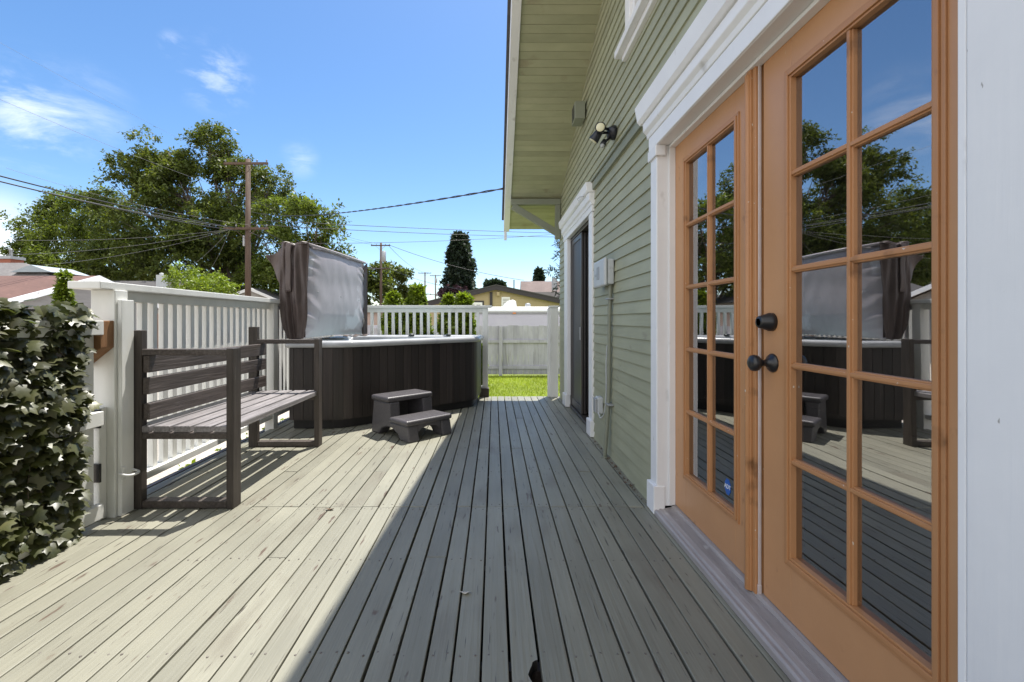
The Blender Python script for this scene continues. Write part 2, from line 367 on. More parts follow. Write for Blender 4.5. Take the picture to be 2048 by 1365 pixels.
o = MB().grid(lambda u,v:(-2.3+3.2*u,-3+9.3*v,-.3),2,2,.5,0,False).build('underside', 'interior_dark', deck, fix=False)  # added dark sheet, stands in for the shade seen through the gaps

# ------------------------------------------------------------------ house
XS = .925                                                    # siding plane
house = thing('house', (XS,3,0), 'sage green clapboard house with white trim and deep gable overhang beside the deck', 'house')
def soff(Y): return 5.457-.433*abs(Y)
EXPO = .0815
OPEN = [(.78,2.62,0,2.12),(4.24,5.80,0,2.12),(2.05,3.16,2.93,4.1)]
sd = MB(); zrow = -.02; top = 5.5
while zrow < top:
    z1 = zrow+EXPO; zm = zrow+EXPO/2
    ymax = 6.35
    if z1 > 2.66: ymax = min(6.35,(5.457-zrow)/.433)
    if ymax < .1: break
    segs = [(-ymax if z1>2.66 else -6.2, ymax)]
    for (a0,a1,b0,b1) in OPEN:
        if b0 < zm < b1:
            ns = []
            for (p,q) in segs:
                if a1 <= p or a0 >= q: ns.append((p,q)); continue
                if p < a0: ns.append((p,a0))
                if a1 < q: ns.append((a1,q))
            segs = ns
    for (p,q) in segs:                                        # clapboard: wedge, butt joints now and then
        pts = [p]
        if q-p > 2.5 and random.random() < .7: pts.append(random.uniform(p+.6,q-.6))
        pts.append(q)
        for i in range(len(pts)-1):
            a_, b_ = pts[i]+(.002 if i else 0), pts[i+1]
            wv = random.uniform(-.0012,.0012)
            sd.prism([(XS-.013+wv,a_,zrow),(XS-.002,a_,z1+.004),(XS+.02,a_,z1+.004),(XS+.02,a_,zrow)], (0,b_-a_,0))
    zrow = z1
sd.build('siding', 'siding_paint', house)
bk = MB(); bk.box(XS+.021,XS+.03,2.62,4.24,-.4,2.2).box(XS+.021,XS+.03,5.80,6.33,-.4,2.6).box(XS+.021,XS+.03,-6.1,.78,-.4,2.6)
bk.prism([(XS+.021,-6.2,2.12),(XS+.021,6.3,2.12),(XS+.021,6.3,2.7),(XS+.021,0,5.44),(XS+.021,-6.2,2.7)], (.01,0,0))
bk.box(XS+.03,5.5,6.31,6.345,-.4,2.72)                         # far end wall
bk.build('wall', 'siding_paint', house)
bt = MB(); bt.box(XS-.03,XS+.004,2.63,4.2,2.265,2.33).box(XS-.045,XS+.004,2.63,4.2,2.33,2.345).box(XS-.0235,XS+.004,4.2,6.35,2.345,2.36)
bt.build('belt_trim', 'trim_green', house, .003)
# roof overhang
XO, XI = .15, .235
sf = MB(); s0 = .12
ca, sa = math.cos(math.atan(.433)), math.sin(math.atan(.433))
Yv = 6.93
k = 0
while Yv > -2:
    Ya, Yb = Yv, Yv-.078; 
    if Yb < 0: break
    za, zb = soff(Ya), soff(Yb); d = random.uniform(0,.0015)
    sf.prism([(XI-.01,Ya,za+d),(XI-.01,Yb+.004,soff(Yb+.004)+d),(XI-.01,Yb+.004,soff(Yb+.004)+.018),(XI-.01,Ya,za+.018)], (XS+.03-XI+.01,0,0))
    Yv = Yb
sf.build('soffit', 'soffit_paint', house)
rf = MB()
for sgn in (1,-1):
    rf.prism([(XO-.03,0,5.457+.215),(XO-.03,sgn*7.0,soff(7.0)+.215),(XO-.03,sgn*7.0,soff(7.0)+.185),(XO-.03,0,5.457+.185)], (6,0,0))
    rf.prism([(XI,0,5.457+.184),(XI,sgn*6.95,soff(6.95)+.184),(XI,sgn*6.95,soff(6.95)+.019),(XI,0,5.457+.019)], (5.9,0,0))
rf.build('roof', 'shingle_dark', house)
fa = MB()
for sgn in (1,-1):
    fa.prism([(XO,0,5.457+.183),(XO,sgn*6.96,soff(6.96)+.183),(XO,sgn*6.96,soff(6.96)-.02),(XO,0,5.457-.02)], (XI-XO-.001,0,0))
fa.box(XO+.005,XO+.045,6.94,7.0,2.30,2.62)
fa.build('fascia', 'white_trim', house, .003)
br = MB()
br.box(XI,XS-.014,6.22,6.30,2.655,2.735).box(XS-.085,XS-.016,6.22,6.30,2.19,2.654)
br.bar((XI+.02,6.26,2.64),(XS-.05,6.26,2.27),.07,.085)
br.build('bracket', 'trim_green', house, .004)

# door casings
cz = MB()
CF = .90
cz.box(CF,XS+.02,2.52,2.615,.16,2.045).box(CF+.004,XS+.02,.8705,.888,.16,2.045).box(CF,XS+.02,.76,.8685,.16,2.045)
for (a_,b_) in ((2.512,2.63),(.755,.898)): cz.box(CF-.018,XS+.02,a_,b_,.005,.16)
for (a_,b_) in ((2.50,2.632),(.75,.90)):
    cz.box(CF-.012,XS+.02,a_,b_,1.985,2.044)
cz.box(CF-.006,XS+.02,.752,2.632,2.046,2.125)
cz.prism([(CF-.010,.742,2.1255),(CF-.016,.742,2.15),(CF-.034,.742,2.168),(CF-.036,.742,2.215),(XS+.02,.742,2.215),(XS+.02,.742,2.1255)], (0,1.905,0))
cz.prism([(CF-.044,.73,2.2155),(CF-.060,.73,2.235),(CF-.075,.73,2.318),(XS+.02,.73,2.325),(XS+.02,.73,2.2155)], (0,1.945,0))
cz.build('door_casing', 'white_trim', house, .004)
jb = MB()
jb.box(CF+.002,1.05,2.518,2.535,.05,2.06).box(CF+.002,1.05,.87,.886,.05,2.06).box(CF+.002,1.05,.87,2.535,2.044,2.07)
jb.box(.965,1.0,2.505,2.517,.06,2.043).box(.965,1.0,.887,.897,.06,2.043).box(.965,1.0,.898,2.504,2.028,2.043)
jb.build('door_jamb', 'white_trim', house, .002)
th = MB()
prof = [(.885,.004),(.885,.026),(.893,.032),(.900,.032),(.902,.028),(.908,.030),(.914,.036),(.924,.038),(.926,.034),(.934,.036),(.98,.045),(.985,.058),(1.05,.06),(1.05,.004)]
th.prism([(x_,.80,z_) for x_,z_ in prof], (0,1.715,0))
for i in range(9): th.box(.938+i*.0045,.9405+i*.0045,.80,2.51,.034+i*.0008,.0395+i*.0008)
th.build('threshold', 'threshold_metal', house)

GX = 1.015; DF = 1.0
Z0, Z1 = .062, 2.035; G0, G1 = .28, 1.895
def french_leaf(ya, yb, ga, gb, name):
    d = MB()                                                  # stiles and rails
    d.box(DF,DF+.045,ya,ga-.004,Z0,Z1).box(DF,DF+.045,gb+.004,yb,Z0,Z1)
    d.box(DF,DF+.045,ga-.004,gb+.004,Z0,G0-.004).box(DF,DF+.045,ga-.004,gb+.004,G1+.004,Z1)
    do = d.build('french_door', 'door_paint', house, .0015)
    f = MB()                                                  # raised molding round the lights
    for (o_, wd_, ht_) in ((.034,.012,.006),(.022,.014,.011),(.008,.008,.005)):
        a_, b_, c_, e_ = ga-o_, gb+o_, G0-o_, G1+o_
        x_ = DF-ht_
        f.box(x_,DF+.02,a_,a_+wd_,c_,e_).box(x_,DF+.02,b_-wd_,b_,c_,e_)
        f.box(x_+.0003,DF+.02,a_+wd_,b_-wd_,c_,c_+wd_).box(x_+.0003,DF+.02,a_+wd_,b_-wd_,e_-wd_,e_)
    f.build('door_molding', 'door_molding', do, .002)
    mu = MB(); ym = (ga+gb)/2
    for (hw, xx) in ((.011,DF+.003),(.006,DF-.003)):
        mu.box(xx,GX+.004,ym-hw,ym+hw,G0,G1)
        for i in range(1,5):
            zz = G0+(G1-G0)*i/5
            mu.box(xx+.0004,GX+.004,ga,ym-hw,zz-hw,zz+hw).box(xx+.0004,GX+.004,ym+hw,gb,zz-hw,zz+hw)
    mu.build('muntin', 'door_molding', do, .002)
    for i in range(5):
        for (p,q) in ((ga,ym),(ym,gb)):
            za, zb = G0+(G1-G0)*i/5, G0+(G1-G0)*(i+1)/5
            tl = random.uniform(-.0006,.0006)
            MB().add([(GX+tl,p,za),(GX,q,za),(GX,q,zb),(GX+tl,p,zb)], [(3,2,1,0)], .5).build('glass_pane', 'door_glass', do, fix=False)
    return do
d1 = french_leaf(1.712,2.514,1.886,2.366,'a')
d2 = french_leaf(.891,1.688,1.036,1.528,'b')
a = MB(); a.box(DF-.022,DF+.045,1.702,1.722,Z0-.01,Z1+.002).box(DF-.03,DF-.002,1.7225,1.752,Z0-.01,Z1-.006)
a.lathe((DF-.03,1.737,Z0-.01),(0,0,1),[(0,.012),(1.96,.012)],10)
a.build('astragal', 'door_molding', d1, .003)
MB().box(DF-.014,DF-.002,1.6955,1.7015,Z0-.03,Z1+.003).box(DF-.016,DF-.002,1.693,1.7025,Z0-.034,Z0+.03).build('weather_strip', 'weather_strip', d2, .003)
ky = 1.632
kb = MB(); kb.lathe((DF,ky,.925),(-1,0,0),[(0,.034),(.004,.034),(.010,.029),(.016,.017),(.03,.011),(.042,.012),(.048,.02),(.056,.0275),(.066,.030),(.076,.0275),(.083,.018),(.085,.002)],24)
kb.build('knob', 'black_metal', d2)
kb = MB(); kb.lathe((DF,ky+.004,1.072),(-1,0,0),[(0,.033),(.012,.033),(.016,.031),(.046,.022),(.050,.019),(.050,.013),(.048,.012),(.048,.001)],24)
kb.build('deadbolt', 'black_metal', d2)
# security sticker on the lowest light of the far leaf
def sticker():
    yc, zc, r_ = 1.975, .355, .032
    m_ = MB(); m_.prism([(GX-.0012,yc+math.cos(q)*r_*.8,zc+math.sin(q)*r_*1.15) for q in np.linspace(math.pi/8,2*math.pi+math.pi/8,8,endpoint=False)], (.0008,0,0))
    st = m_.build('sticker', 'sticker_blue', d1)
    cu = bpy.data.curves.new('sticker_text','FONT'); cu.body = 'ADT'; cu.size = .026; cu.align_x = 'CENTER'; cu.align_y = 'CENTER'
    cu.extrude = .0002; cu.offset = .0006
    to = bpy.data.objects.new('tmp', cu); C.objects.link(to)
    dg = bpy.context.evaluated_depsgraph_get(); me = bpy.data.meshes.new_from_object(to.evaluated_get(dg)); bpy.data.objects.remove(to)
    # text plane normal -> -X, reading direction -> -Y (seen from the deck)
    M = Matrix(((0,0,-1,GX-.0018),(-1,0,0,yc),(0,1,0,zc),(0,0,0,1)))
    b_ = MB(); b_.add([M @ v.co for v in me.vertices], [tuple(p.vertices) for p in me.polygons], .5)
    b_.build('sticker_lettering', 'sticker_white', d1, fix=False)
sticker()
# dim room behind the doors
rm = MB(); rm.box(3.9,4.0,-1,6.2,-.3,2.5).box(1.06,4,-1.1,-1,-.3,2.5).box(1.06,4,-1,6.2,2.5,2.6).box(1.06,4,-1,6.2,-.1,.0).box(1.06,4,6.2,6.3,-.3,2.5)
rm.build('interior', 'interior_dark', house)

# sliding door
cs = MB()
cs.box(CF,XS+.02,4.18,4.33,.15,2.075).box(CF,XS+.02,5.6,5.84,.15,2.075)
cs.box(CF-.02,XS+.02,4.165,4.34,.004,.15).box(CF-.02,XS+.02,5.62,5.86,.004,.15)
cs.box(CF-.006,XS+.02,4.16,5.86,2.076,2.135)
cs.prism([(CF-.010,4.152,2.1355),(CF-.016,4.152,2.165),(CF-.032,4.152,2.18),(CF-.034,4.152,2.245),(XS+.02,4.152,2.245),(XS+.02,4.152,2.1355)], (0,1.718,0))
cs.prism([(CF-.040,4.145,2.2455),(CF-.056,4.145,2.26),(CF-.066,4.145,2.335),(XS+.02,4.145,2.34),(XS+.02,4.145,2.2455)], (0,1.745,0))
cs.build('door_casing', 'white_trim', house, .004)
sdr = MB(); sdr.box(.945,1.03,4.335,4.36,.04,2.07).box(.945,1.03,5.57,5.595,.04,2.07).box(.945,1.03,4.36,5.57,2.04,2.07).box(.93,1.03,4.335,5.595,.01,.04)
sld = sdr.build('sliding_door', 'bronze_frame', house, .003)
sc = MB(); y0, y1 = 4.95, 5.565
sc.box(.95,.972,y0,y0+.05,.05,2.035).box(.95,.972,y1-.05,y1,.05,2.035).box(.95,.972,y0+.05,y1-.05,1.98,2.035).box(.95,.972,y0+.05,y1-.05,.05,.13)
sc.build('screen_frame', 'bronze_frame', sld, .003)
MB().box(.9595,.9625,y0+.05,y1-.05,.13,1.98).build('insect_screen', 'screen_mesh', sld)
MB().box(.935,.9495,y0+.012,y0+.036,.86,1.0).build('pull_handle', 'steel_grey', sld, .004)
gp = MB(); gp.box(.99,.996,4.42,5.56,.1,2.0); gp.build('glass_pane', 'window_glass', sld)
gf = MB(); gf.box(.98,1.01,4.365,4.42,.05,2.035).box(.98,1.01,4.95,5.0,.05,2.035); gf.build('door_panel_frame', 'bronze_frame', sld, .003)
MB().tube([W(1172,393,4.28)+Vector((-.02,0,0)), W(1168,394,4.45)+Vector((-.045,0,.0)), W(1165,397,4.5)+Vector((-.05,0,-.01)), W(1166,401,4.47)+Vector((-.04,0,-.012))], .0025, 6).build('hook', 'steel_grey', house)

# upper window
wf = MB(); ya, yb, za, zb = 2.08, 3.13, 2.96, 4.05
wf.box(CF,XS+.02,yb-.1,yb,za,zb).box(CF,XS+.02,ya,ya+.1,za,zb).box(CF,XS+.02,ya+.1,yb-.1,zb-.1,zb)
wf.box(CF-.055,XS+.02,ya-.07,yb+.07,za-.05,za-.002).box(CF-.012,XS+.018,ya-.03,yb+.03,za-.09,za-.051)
wi = wf.build('window', 'white_trim', house, .004)
ws = MB(); ws.box(XS-.005,XS+.04,ya+.101,ya+.15,za,zb-.1).box(XS-.005,XS+.04,yb-.15,yb-.101,za,zb-.1).box(XS-.004,XS+.04,ya+.15,yb-.15,za,za+.06).box(XS-.004,XS+.04,ya+.15,yb-.15,3.5,3.55)
ws.build('sash', 'white_trim', wi, .003)
MB().box(XS+.02,XS+.026,ya+.15,yb-.15,za+.06,zb-.1).build('glass_pane', 'window_glass', wi)

# ------------------------------------------------------------------ wall fixtures
ub = thing('utility_box', (.88,3.62,1.45), 'pale grey plastic utility box on the green wall above the conduit', 'utility box')
m_ = MB(); m_.box(.862,XS-.012,3.45,3.80,1.35,1.545); m_.build('back_box', 'box_grey', ub, .012)
m_ = MB(); m_.box(.832,.861,3.44,3.81,1.34,1.555); m_.build('cover', 'box_grey', ub, .016)
m_ = MB(); m_.box(.8285,.8315,3.60,3.68,1.40,1.50); m_.build('cover_plate', 'steel_grey', ub, .004)
m_ = MB(); m_.box(.829,.8315,3.70,3.76,1.43,1.436).box(.829,.8315,3.70,3.75,1.442,1.447); m_.build('printed_lines', 'steel_grey', ub)
cd = thing('conduit', (.87,3.55,0), 'long olive painted conduit running down the green wall into the deck', 'conduit')
pts = [(.895,3.50,1.36),(.893,3.50,1.25),(.892,3.52,1.05),(.893,3.52,.78),(.892,3.535,.5),(.885,3.55,.28),(.868,3.57,.0)]
def smooth(p, it=2):
    p = [Vector(q) for q in p]
    for _ in range(it):
        q = [p[0]]
        for i in range(len(p)-1): q += [p[i]*.75+p[i+1]*.25, p[i]*.25+p[i+1]*.75]
        p = q+[p[-1]]
    return p
MB().tube(smooth(pts), .0155, 10).build('pipe', 'conduit', cd)
for z_ in (1.235,.42): MB().box(.872,.915,3.47,3.57,z_,z_+.012).build('strap', 'steel_grey', cd, .003)
MB().lathe((.868,3.57,.001),(0,0,1),[(0,.03),(.006,.028),(.008,.016)],12).build('flange', 'conduit', cd)
ob = thing('outlet_box', (.9,3.86,.37), 'small grey outlet box low on the green wall beside the conduit', 'outlet box')
m_ = MB(); m_.box(.865,XS-.01,3.80,3.90,.29,.43); m_.build('box_body', 'box_grey', ob, .01)
m_ = MB(); m_.box(.848,.864,3.805,3.895,.30,.42); m_.build('box_lid', 'steel_grey', ob, .012)
cw = MB().tube(smooth([(.895,3.50,1.34),(.885,3.53,1.2),(.884,3.54,1.15),(.89,3.545,1.12)]), .003, 6).build('loose_wire', 'conduit', None); tag(cw, 'thin dark loose wire hanging below the utility box', 'wire')
cw = MB().tube(smooth([(.89,3.58,.88),(.886,3.60,.75),(.89,3.60,.5),(.886,3.64,.33),(.875,3.74,.26),(.873,3.80,.30),(.88,3.82,.34)],3), .0045, 6).build('grey_cable', 'box_grey', None); tag(cw, 'thin grey cable looping from conduit to the outlet box', 'cable')
fl = thing('flood_light', (.92,3.43,2.49), 'black twin flood light with sensor on the upper green wall', 'flood light')
m_ = MB(); m_.lathe((XS-.012,3.43,2.49),(-1,0,0),[(0,.052),(.018,.055),(.03,.05),(.055,.038),(.06,.01)],20); m_.build('mounting_base', 'lamp_black', fl)
def lamp_head(c, ax, nm):
    c = Vector(c); ax = Vector(ax).normalized()
    m_ = MB(); m_.lathe(c, ax, [(-.055,.022),(-.05,.027),(-.02,.031),(.03,.038),(.034,.038),(.034,.033),(.030,.032)],20)
    h_ = m_.build('lamp_head', 'lamp_black', fl)
    MB().lathe(c, ax, [(.0305,.0315),(.035,.0315),(.0385,.025),(.0395,.002)],20).build('lens', 'lamp_lens', h_)
    return h_
h1 = lamp_head(W(1203,254,3.33)+Vector((0,.03,0)), (-.25,-.95,-.12),'a')
h2 = lamp_head(W(1192,274,3.40), (-.55,.25,-.8),'b')
m_ = MB(); m_.tube([Vector((XS-.06,3.42,2.51)), W(1206,256,3.36)], .011, 8).tube([Vector((XS-.06,3.43,2.49)), W(1199,266,3.42)], .011, 8).tube([Vector((XS-.055,3.43,2.45)), W(1208,286,3.42)], .010, 8); m_.build('arm', 'lamp_black', fl)
c_ = W(1207,287,3.42); m_ = MB(); m_.lathe(c_,(-.4,-.3,-.85),[(-.025,.018),(.0,.022),(.02,.022)],14); sn = m_.build('motion_sensor', 'lamp_black', fl)
MB().lathe(c_+Vector((-.4,-.3,-.85)).normalized()*.0205,(-.4,-.3,-.85),[(0,.018),(.012,.016),(.016,.003)],14).build('sensor_lens', 'box_grey', sn)
sp = thing('wall_vent', (.9,4.62,3.16), 'small green slotted box mounted high on the green gable wall', 'vent box')
m_ = MB(); m_.box(.80,.90,4.49,4.69,3.07,3.24); m_.build('box_body', 'trim_green', sp, .004)
m_ = MB(); m_.box(.7975,.7995,4.53,4.65,3.09,3.22); m_.build('slot', 'lamp_black', sp)
m_ = MB(); m_.box(.9,XS-.01,4.57,4.68,3.10,3.26); m_.build('mounting_plate', 'lamp_black', sp, .003)

# ------------------------------------------------------------------ railings
def rx(Y): return -2.165-.036*(Y-2.5)
lr = thing('deck_railing', (-2.17,2.5,0), 'white wooden deck railing with flat cap behind the dark bench', 'railing', 'white railings round the deck')
cap = MB(); cap.prism([(rx(2.40)-.09,2.40,1.245),(rx(2.40)+.085,2.40,1.245),(rx(6.5)+.085,6.5,1.245),(rx(6.5)-.09,6.5,1.245)],(0,0,.04)); cap.build('cap_rail', 'white_rail', lr, .004)
tr = MB(); tr.prism([(rx(2.58)-.02,2.58,1.185),(rx(2.58)+.018,2.58,1.185),(rx(6.4)+.018,6.4,1.185),(rx(6.4)-.02,6.4,1.185)],(0,0,.059)); tr.build('top_rail', 'white_rail', lr, .003)
b_ = MB(); b_.prism([(rx(2.58)-.045,2.58,.10),(rx(2.58)+.045,2.58,.10),(rx(6.4)+.045,6.4,.10),(rx(6.4)-.045,6.4,.10)],(0,0,.045)); b_.build('bottom_rail', 'white_rail', lr, .003)
def post(parent, x0,x1,y0,y1,z1,z0=-.2): return MB().box(x0,x1,y0,y1,z0,z1).build('post', 'white_rail', parent, .004)
post(lr, -2.205,-2.072,2.487,2.575,1.244)
post(lr, rx(4.52)-.03,rx(4.52)+.06,4.50,4.59,1.243)
post(lr, rx(6.4)-.05,rx(6.4)+.04,6.37,6.46,1.243)
MB().box(-2.07,-2.045,2.50,2.585,.0,1.19).build('post_facing', 'white_rail', lr, .003)
proto = None
y = 2.625
while y < 6.35:
    if not (4.46 < y < 4.63):
        if proto is None:
            proto = MB().box(-.019,.019,-.019,.019,.146,1.184).build('baluster', 'white_rail', None, .002); b = proto
        else:
            b = proto.copy(); C.objects.link(b)
        b.parent = lr; b.location = Vector((rx(y)+random.uniform(-.002,.002)-.002,y,0))-lr.location
        b.rotation_euler = (0,0,-.036+random.uniform(-.06,.06))
    y += .0945
fr_ = thing('deck_railing', (-1.1,6.42,0), 'white baluster railing at the deck end behind the hot tub', 'railing', 'white railings round the deck')
MB().box(-2.2,-.03,6.36,6.50,1.245,1.282).build('cap_rail', 'white_rail', fr_, .004)
MB().box(-2.2,-.16,6.405,6.443,1.184,1.244).build('top_rail', 'white_rail', fr_, .003)
MB().box(-2.2,-.16,6.39,6.455,.10,.145).build('bottom_rail', 'white_rail', fr_, .003)
post(fr_, -.16,-.085,6.385,6.46,1.244)
MB().box(-.2,-.07,6.36,6.49,-.1,.12).build('post_block', 'bench_wood_end', fr_, .004)
x = -2.12
while x < -.2:
    b = proto.copy(); C.objects.link(b); b.parent = fr_; b.location = (x-fr_.location.x, .004, 0); b.rotation_euler = (0,0,random.uniform(-.05,.05)); x += .0995
ep = thing('railing_post', (.85,6.4,0), 'broad white post closing the gap between deck end and green house corner', 'post')
MB().box(.79,.90,6.37,6.49,-.1,1.25).build('post', 'white_rail', ep, .004)
MB().box(.775,.915,6.355,6.505,1.251,1.278).build('post_cap', 'white_rail', ep, .003)
MB().box(.755,.789,6.40,6.44,-.1,1.25).build('post_facing', 'white_rail', ep, .003)
bk_ = thing('wooden_bracket', (-2.13,2.45,.95), 'raw brown wooden block screwed to the white railing post above the gate hinge', 'bracket')
m_ = MB(); m_.prism([(-2.20,2.40,.83),(-2.075,2.40,.93),(-2.075,2.40,1.075),(-2.10,2.40,1.075),(-2.20,2.40,1.0)],(0,.086,0)); m_.build('block', 'raw_wood', bk_, .004)
m_ = MB(); m_.lathe((-2.15,2.3985,.98),(0,-1,0),[(-.003,.006),(.002,.006),(.003,.001)],8); m_.build('screw', 'steel_grey', bk_)
lt = thing('latch', (-2.04,2.54,.2), 'small white metal latch loop low on the railing post facing', 'latch')
MB().tube(smooth([(-2.05,2.49,.235),(-2.0,2.49,.225),(-1.985,2.53,.225),(-2.0,2.57,.225),(-2.05,2.575,.235)]), .007, 8).build('loop', 'white_rail', lt)
MB().box(-2.0445,-2.038,2.495,2.52,.20,.27).build('plate', 'white_rail', lt, .002)

# ------------------------------------------------------------------ gate with ivy
gt = thing('garden_gate', (-2.13,2.4,0), 'white wooden deck gate frame with black hinges, mostly hidden by ivy leaves', 'gate')
m_ = MB(); m_.box(-2.145,-2.11,2.33,2.40,.05,1.10); m_.build('stile', 'white_rail', gt, .003)
m_ = MB(); m_.box(-2.145,-2.11,1.22,1.29,.05,1.10); m_.build('stile', 'white_rail', gt, .003)
for z_ in (.03,.52,1.0): MB().box(-2.108,-2.07,1.22,2.415,z_,z_+.075).build('cross_rail', 'white_rail', gt, .003)
hp = MB(); hp.box(-2.20,-2.115,2.44,2.486,.0,.605); hp.build('hinge_board', 'white_rail', gt, .005)
for z_ in (.50,.21):
    m_ = MB(); m_.box(-2.15,-2.105,2.425,2.439,z_,z_+.10).lathe((-2.108,2.432,z_),(0,0,1),[(0,.008),(.1,.008)],8); m_.build('hinge', 'black_metal', gt, .003)
# ivy leaves
lf = np.array([(0,0,0),(.30,.02,.0),(.52,.28,-.05),(.34,.42,-.02),(.40,.66,-.06),(.16,.70,-.01),(0,1.0,-.05),(-.16,.70,-.01),(-.40,.66,-.06),(-.34,.42,-.02),(-.52,.28,-.05),(-.30,.02,.0)])
lf = np.vstack([lf, (0,.42,.07)])
tri = np.array([(i,(i+1)%12,12) for i in range(12)])
n = 2700
V = []; Fq = []; T = []
iv_stems = MB()
for i in range(n):
    z_ = random.uniform(.02,1.165); y_ = random.uniform(1.2,2.33 if z_ > .62 else 2.275); dep = random.uniform(0,.06)*(1-max(0,(y_-2.2)/.3))
    if z_ > 1.1: z_ += random.uniform(-.03,.01)
    if y_ > 2.29 and random.random() < .5: continue
    p = np.array((-2.10+dep+.02*math.sin(z_*9+y_*7), y_, z_))
    s_ = random.uniform(.042,.09)
    up = Vector((random.gauss(.45,.35), random.gauss(-.2,.4), random.gauss(.8,.35))).normalized()
    if i % 3 == 0: up = Vector((random.gauss(.9,.2), random.gauss(-.35,.3), random.gauss(.15,.25))).normalized(); dep *= .4; p = np.array((-2.115+dep, y_, z_))     # leaf normal
    tip = Vector((random.gauss(.55,.35), random.gauss(-.1,.6), random.gauss(-.75,.3)))
    tip = (tip-up*tip.dot(up)).normalized(); sd_ = tip.cross(up)
    B = np.array((sd_,tip,up)) * s_
    cup = lf.copy(); cup[:,2] += random.uniform(-.25,.35)*(cup[:,0]**2) - random.uniform(0,.3)*(cup[:,1]-.3)**2
    V.append(p + cup @ B); Fq.append(tri+13*len(T)); T.append(random.random())
V = np.vstack(V); Fq = np.vstack(Fq); T = np.repeat(T,12)
iv = thing('ivy_screen', (-2.08,2.0,0), 'dense screen of glossy dark green ivy leaves hung over the white gate', 'ivy')
o = raw_mesh('leaves', V, Fq, T, 'ivy_leaf', iv)
MB().box(-2.150,-2.147,1.2,2.325,.03,1.13).build('dark_backing', 'interior_dark', iv)  # plain dark sheet added behind the leaves, darkens the gaps
for i in range(46):
    y_ = random.uniform(1.2,2.2); z_ = random.uniform(.35,1.12); q = [Vector((-2.09,y_,z_))]
    for k in range(5): q.append(q[-1]+Vector((random.gauss(.0,.012),random.gauss(.0,.03),-.06+random.gauss(0,.03))))
    iv_stems.tube(q, .0028, 5)
iv_stems.build('stems', 'ivy_stem', iv)

# ------------------------------------------------------------------ bench
bn = thing('garden_bench', (-1.78,3.25,0), 'dark weathered slatted wooden bench with square arm frames against the white railing', 'bench')
BX0, BX1 = -2.085, -1.487
for (ya, yb) in ((2.593,2.665),(3.86,3.93)):
    m_ = MB(); m_.box(BX1-.04,BX1,ya,yb+.012,.0,.917); m_.build('front_leg', 'bench_wood_end', bn, .004)
    m_ = MB(); m_.box(BX0,BX0+.075,ya,ya+.045,.0,1.02); m_.build('back_leg', 'bench_wood_end', bn, .004)
    m_ = MB(); m_.box(BX0+.05,BX1-.0405,ya+.004,yb-.004,.876,.912); m_.build('armrest', 'bench_wood', bn, .004)
    m_ = MB(); m_.box(BX0+.0755,BX1-.0405,ya+.003,yb-.003,.004,.045); m_.build('runner', 'bench_wood', bn, .004)
    m_ = MB(); m_.box(BX0+.0755,BX1-.0405,ya+.003,ya+.042,.398,.434); m_.build('seat_support', 'bench_wood', bn, .004)
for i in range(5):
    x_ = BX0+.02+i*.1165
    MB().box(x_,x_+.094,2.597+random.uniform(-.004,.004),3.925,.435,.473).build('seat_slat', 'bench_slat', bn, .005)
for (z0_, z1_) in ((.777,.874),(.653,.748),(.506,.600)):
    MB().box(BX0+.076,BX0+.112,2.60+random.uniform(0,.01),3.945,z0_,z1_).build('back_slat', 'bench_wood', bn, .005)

# ------------------------------------------------------------------ hot tub
def chaikin(P, it, fixed=()):
    P = [Vector(p) for p in P]
    for _ in range(it):
        Q = []
        for i in range(len(P)):
            a_, b_ = P[i], P[(i+1)%len(P)]
            Q += [a_*.75+b_*.25, a_*.25+b_*.75]
        P = Q
    return P
def resample(P, step):
    P = P+[P[0]]; out = []; acc = 0; L_ = sum((P[i+1]-P[i]).length for i in range(len(P)-1)); n_ = int(L_/step); st = L_/n_; tgt = 0; run = 0
    for i in range(len(P)-1):
        d = (P[i+1]-P[i]).length
        while tgt <= run+d+1e-9 and len(out) < n_:
            out.append(P[i].lerp(P[i+1], (tgt-run)/d if d else 0)); tgt += st
        run += d
    return out
def corner(p, a_, b_, r_):                                   # replace corner by three points
    p, a_, b_ = Vector(p), Vector(a_), Vector(b_)
    return [p+(a_-p).normalized()*r_, p, p+(b_-p).normalized()*r_]
raw = [(-2.03,4.47),(-1.50,4.47),(-.90,5.02),(-.21,5.66),(-.17,6.27),(-2.03,6.27)]
rr = [.10,.34,.30,.16,.16,.12]; poly = []
for i, p in enumerate(raw): poly += corner(p, raw[i-1], raw[(i+1)%6], rr[i])
out = resample(chaikin(poly, 3), .048)
cen = sum(out, Vector((0,0)))/len(out)
def offs(P, d):
    Q = []
    for i in range(len(P)):
        t_ = (P[(i+1)%len(P)]-P[i-1]).normalized(); Q.append(P[i]+Vector((t_.y,-t_.x))*d)
    return Q
ht = thing('hot_tub', (cen.x,cen.y,0), 'dark brown panelled hot tub with pale acrylic rim in the deck corner', 'hot tub')
m_ = MB(); n_ = len(out)
for i in range(n_):                                           # vertical plank cabinet with grooves
    if i % 2 == 0:
        a_, mid, b_ = out[i], out[(i+1)%n_], out[(i+2)%n_]
        t_ = random.random(); d1_ = (mid-a_).normalized()*.0022; d2_ = (b_-mid).normalized()*.0022
        a2, b2 = a_+d1_, b_-d2_
        nn = Vector(((b_-a_).y, -(b_-a_).x)).normalized()
        P_ = [a2-nn*.006, a2, mid, b2, b2-nn*.006]
        vs = [(q.x,q.y,z) for z in (.10,.80) for q in P_]
        m_.add(vs, [(k,k+1,k+6,k+5) for k in range(4)], t_)
ins = offs(out, -.008)
m_.add([(q.x,q.y,z) for z in (.09,.81) for q in ins], [(i,(i+1)%n_,n_+(i+1)%n_,n_+i) for i in range(n_)], .4)
m_.build('cabinet', 'tub_panel', ht, fix=True)
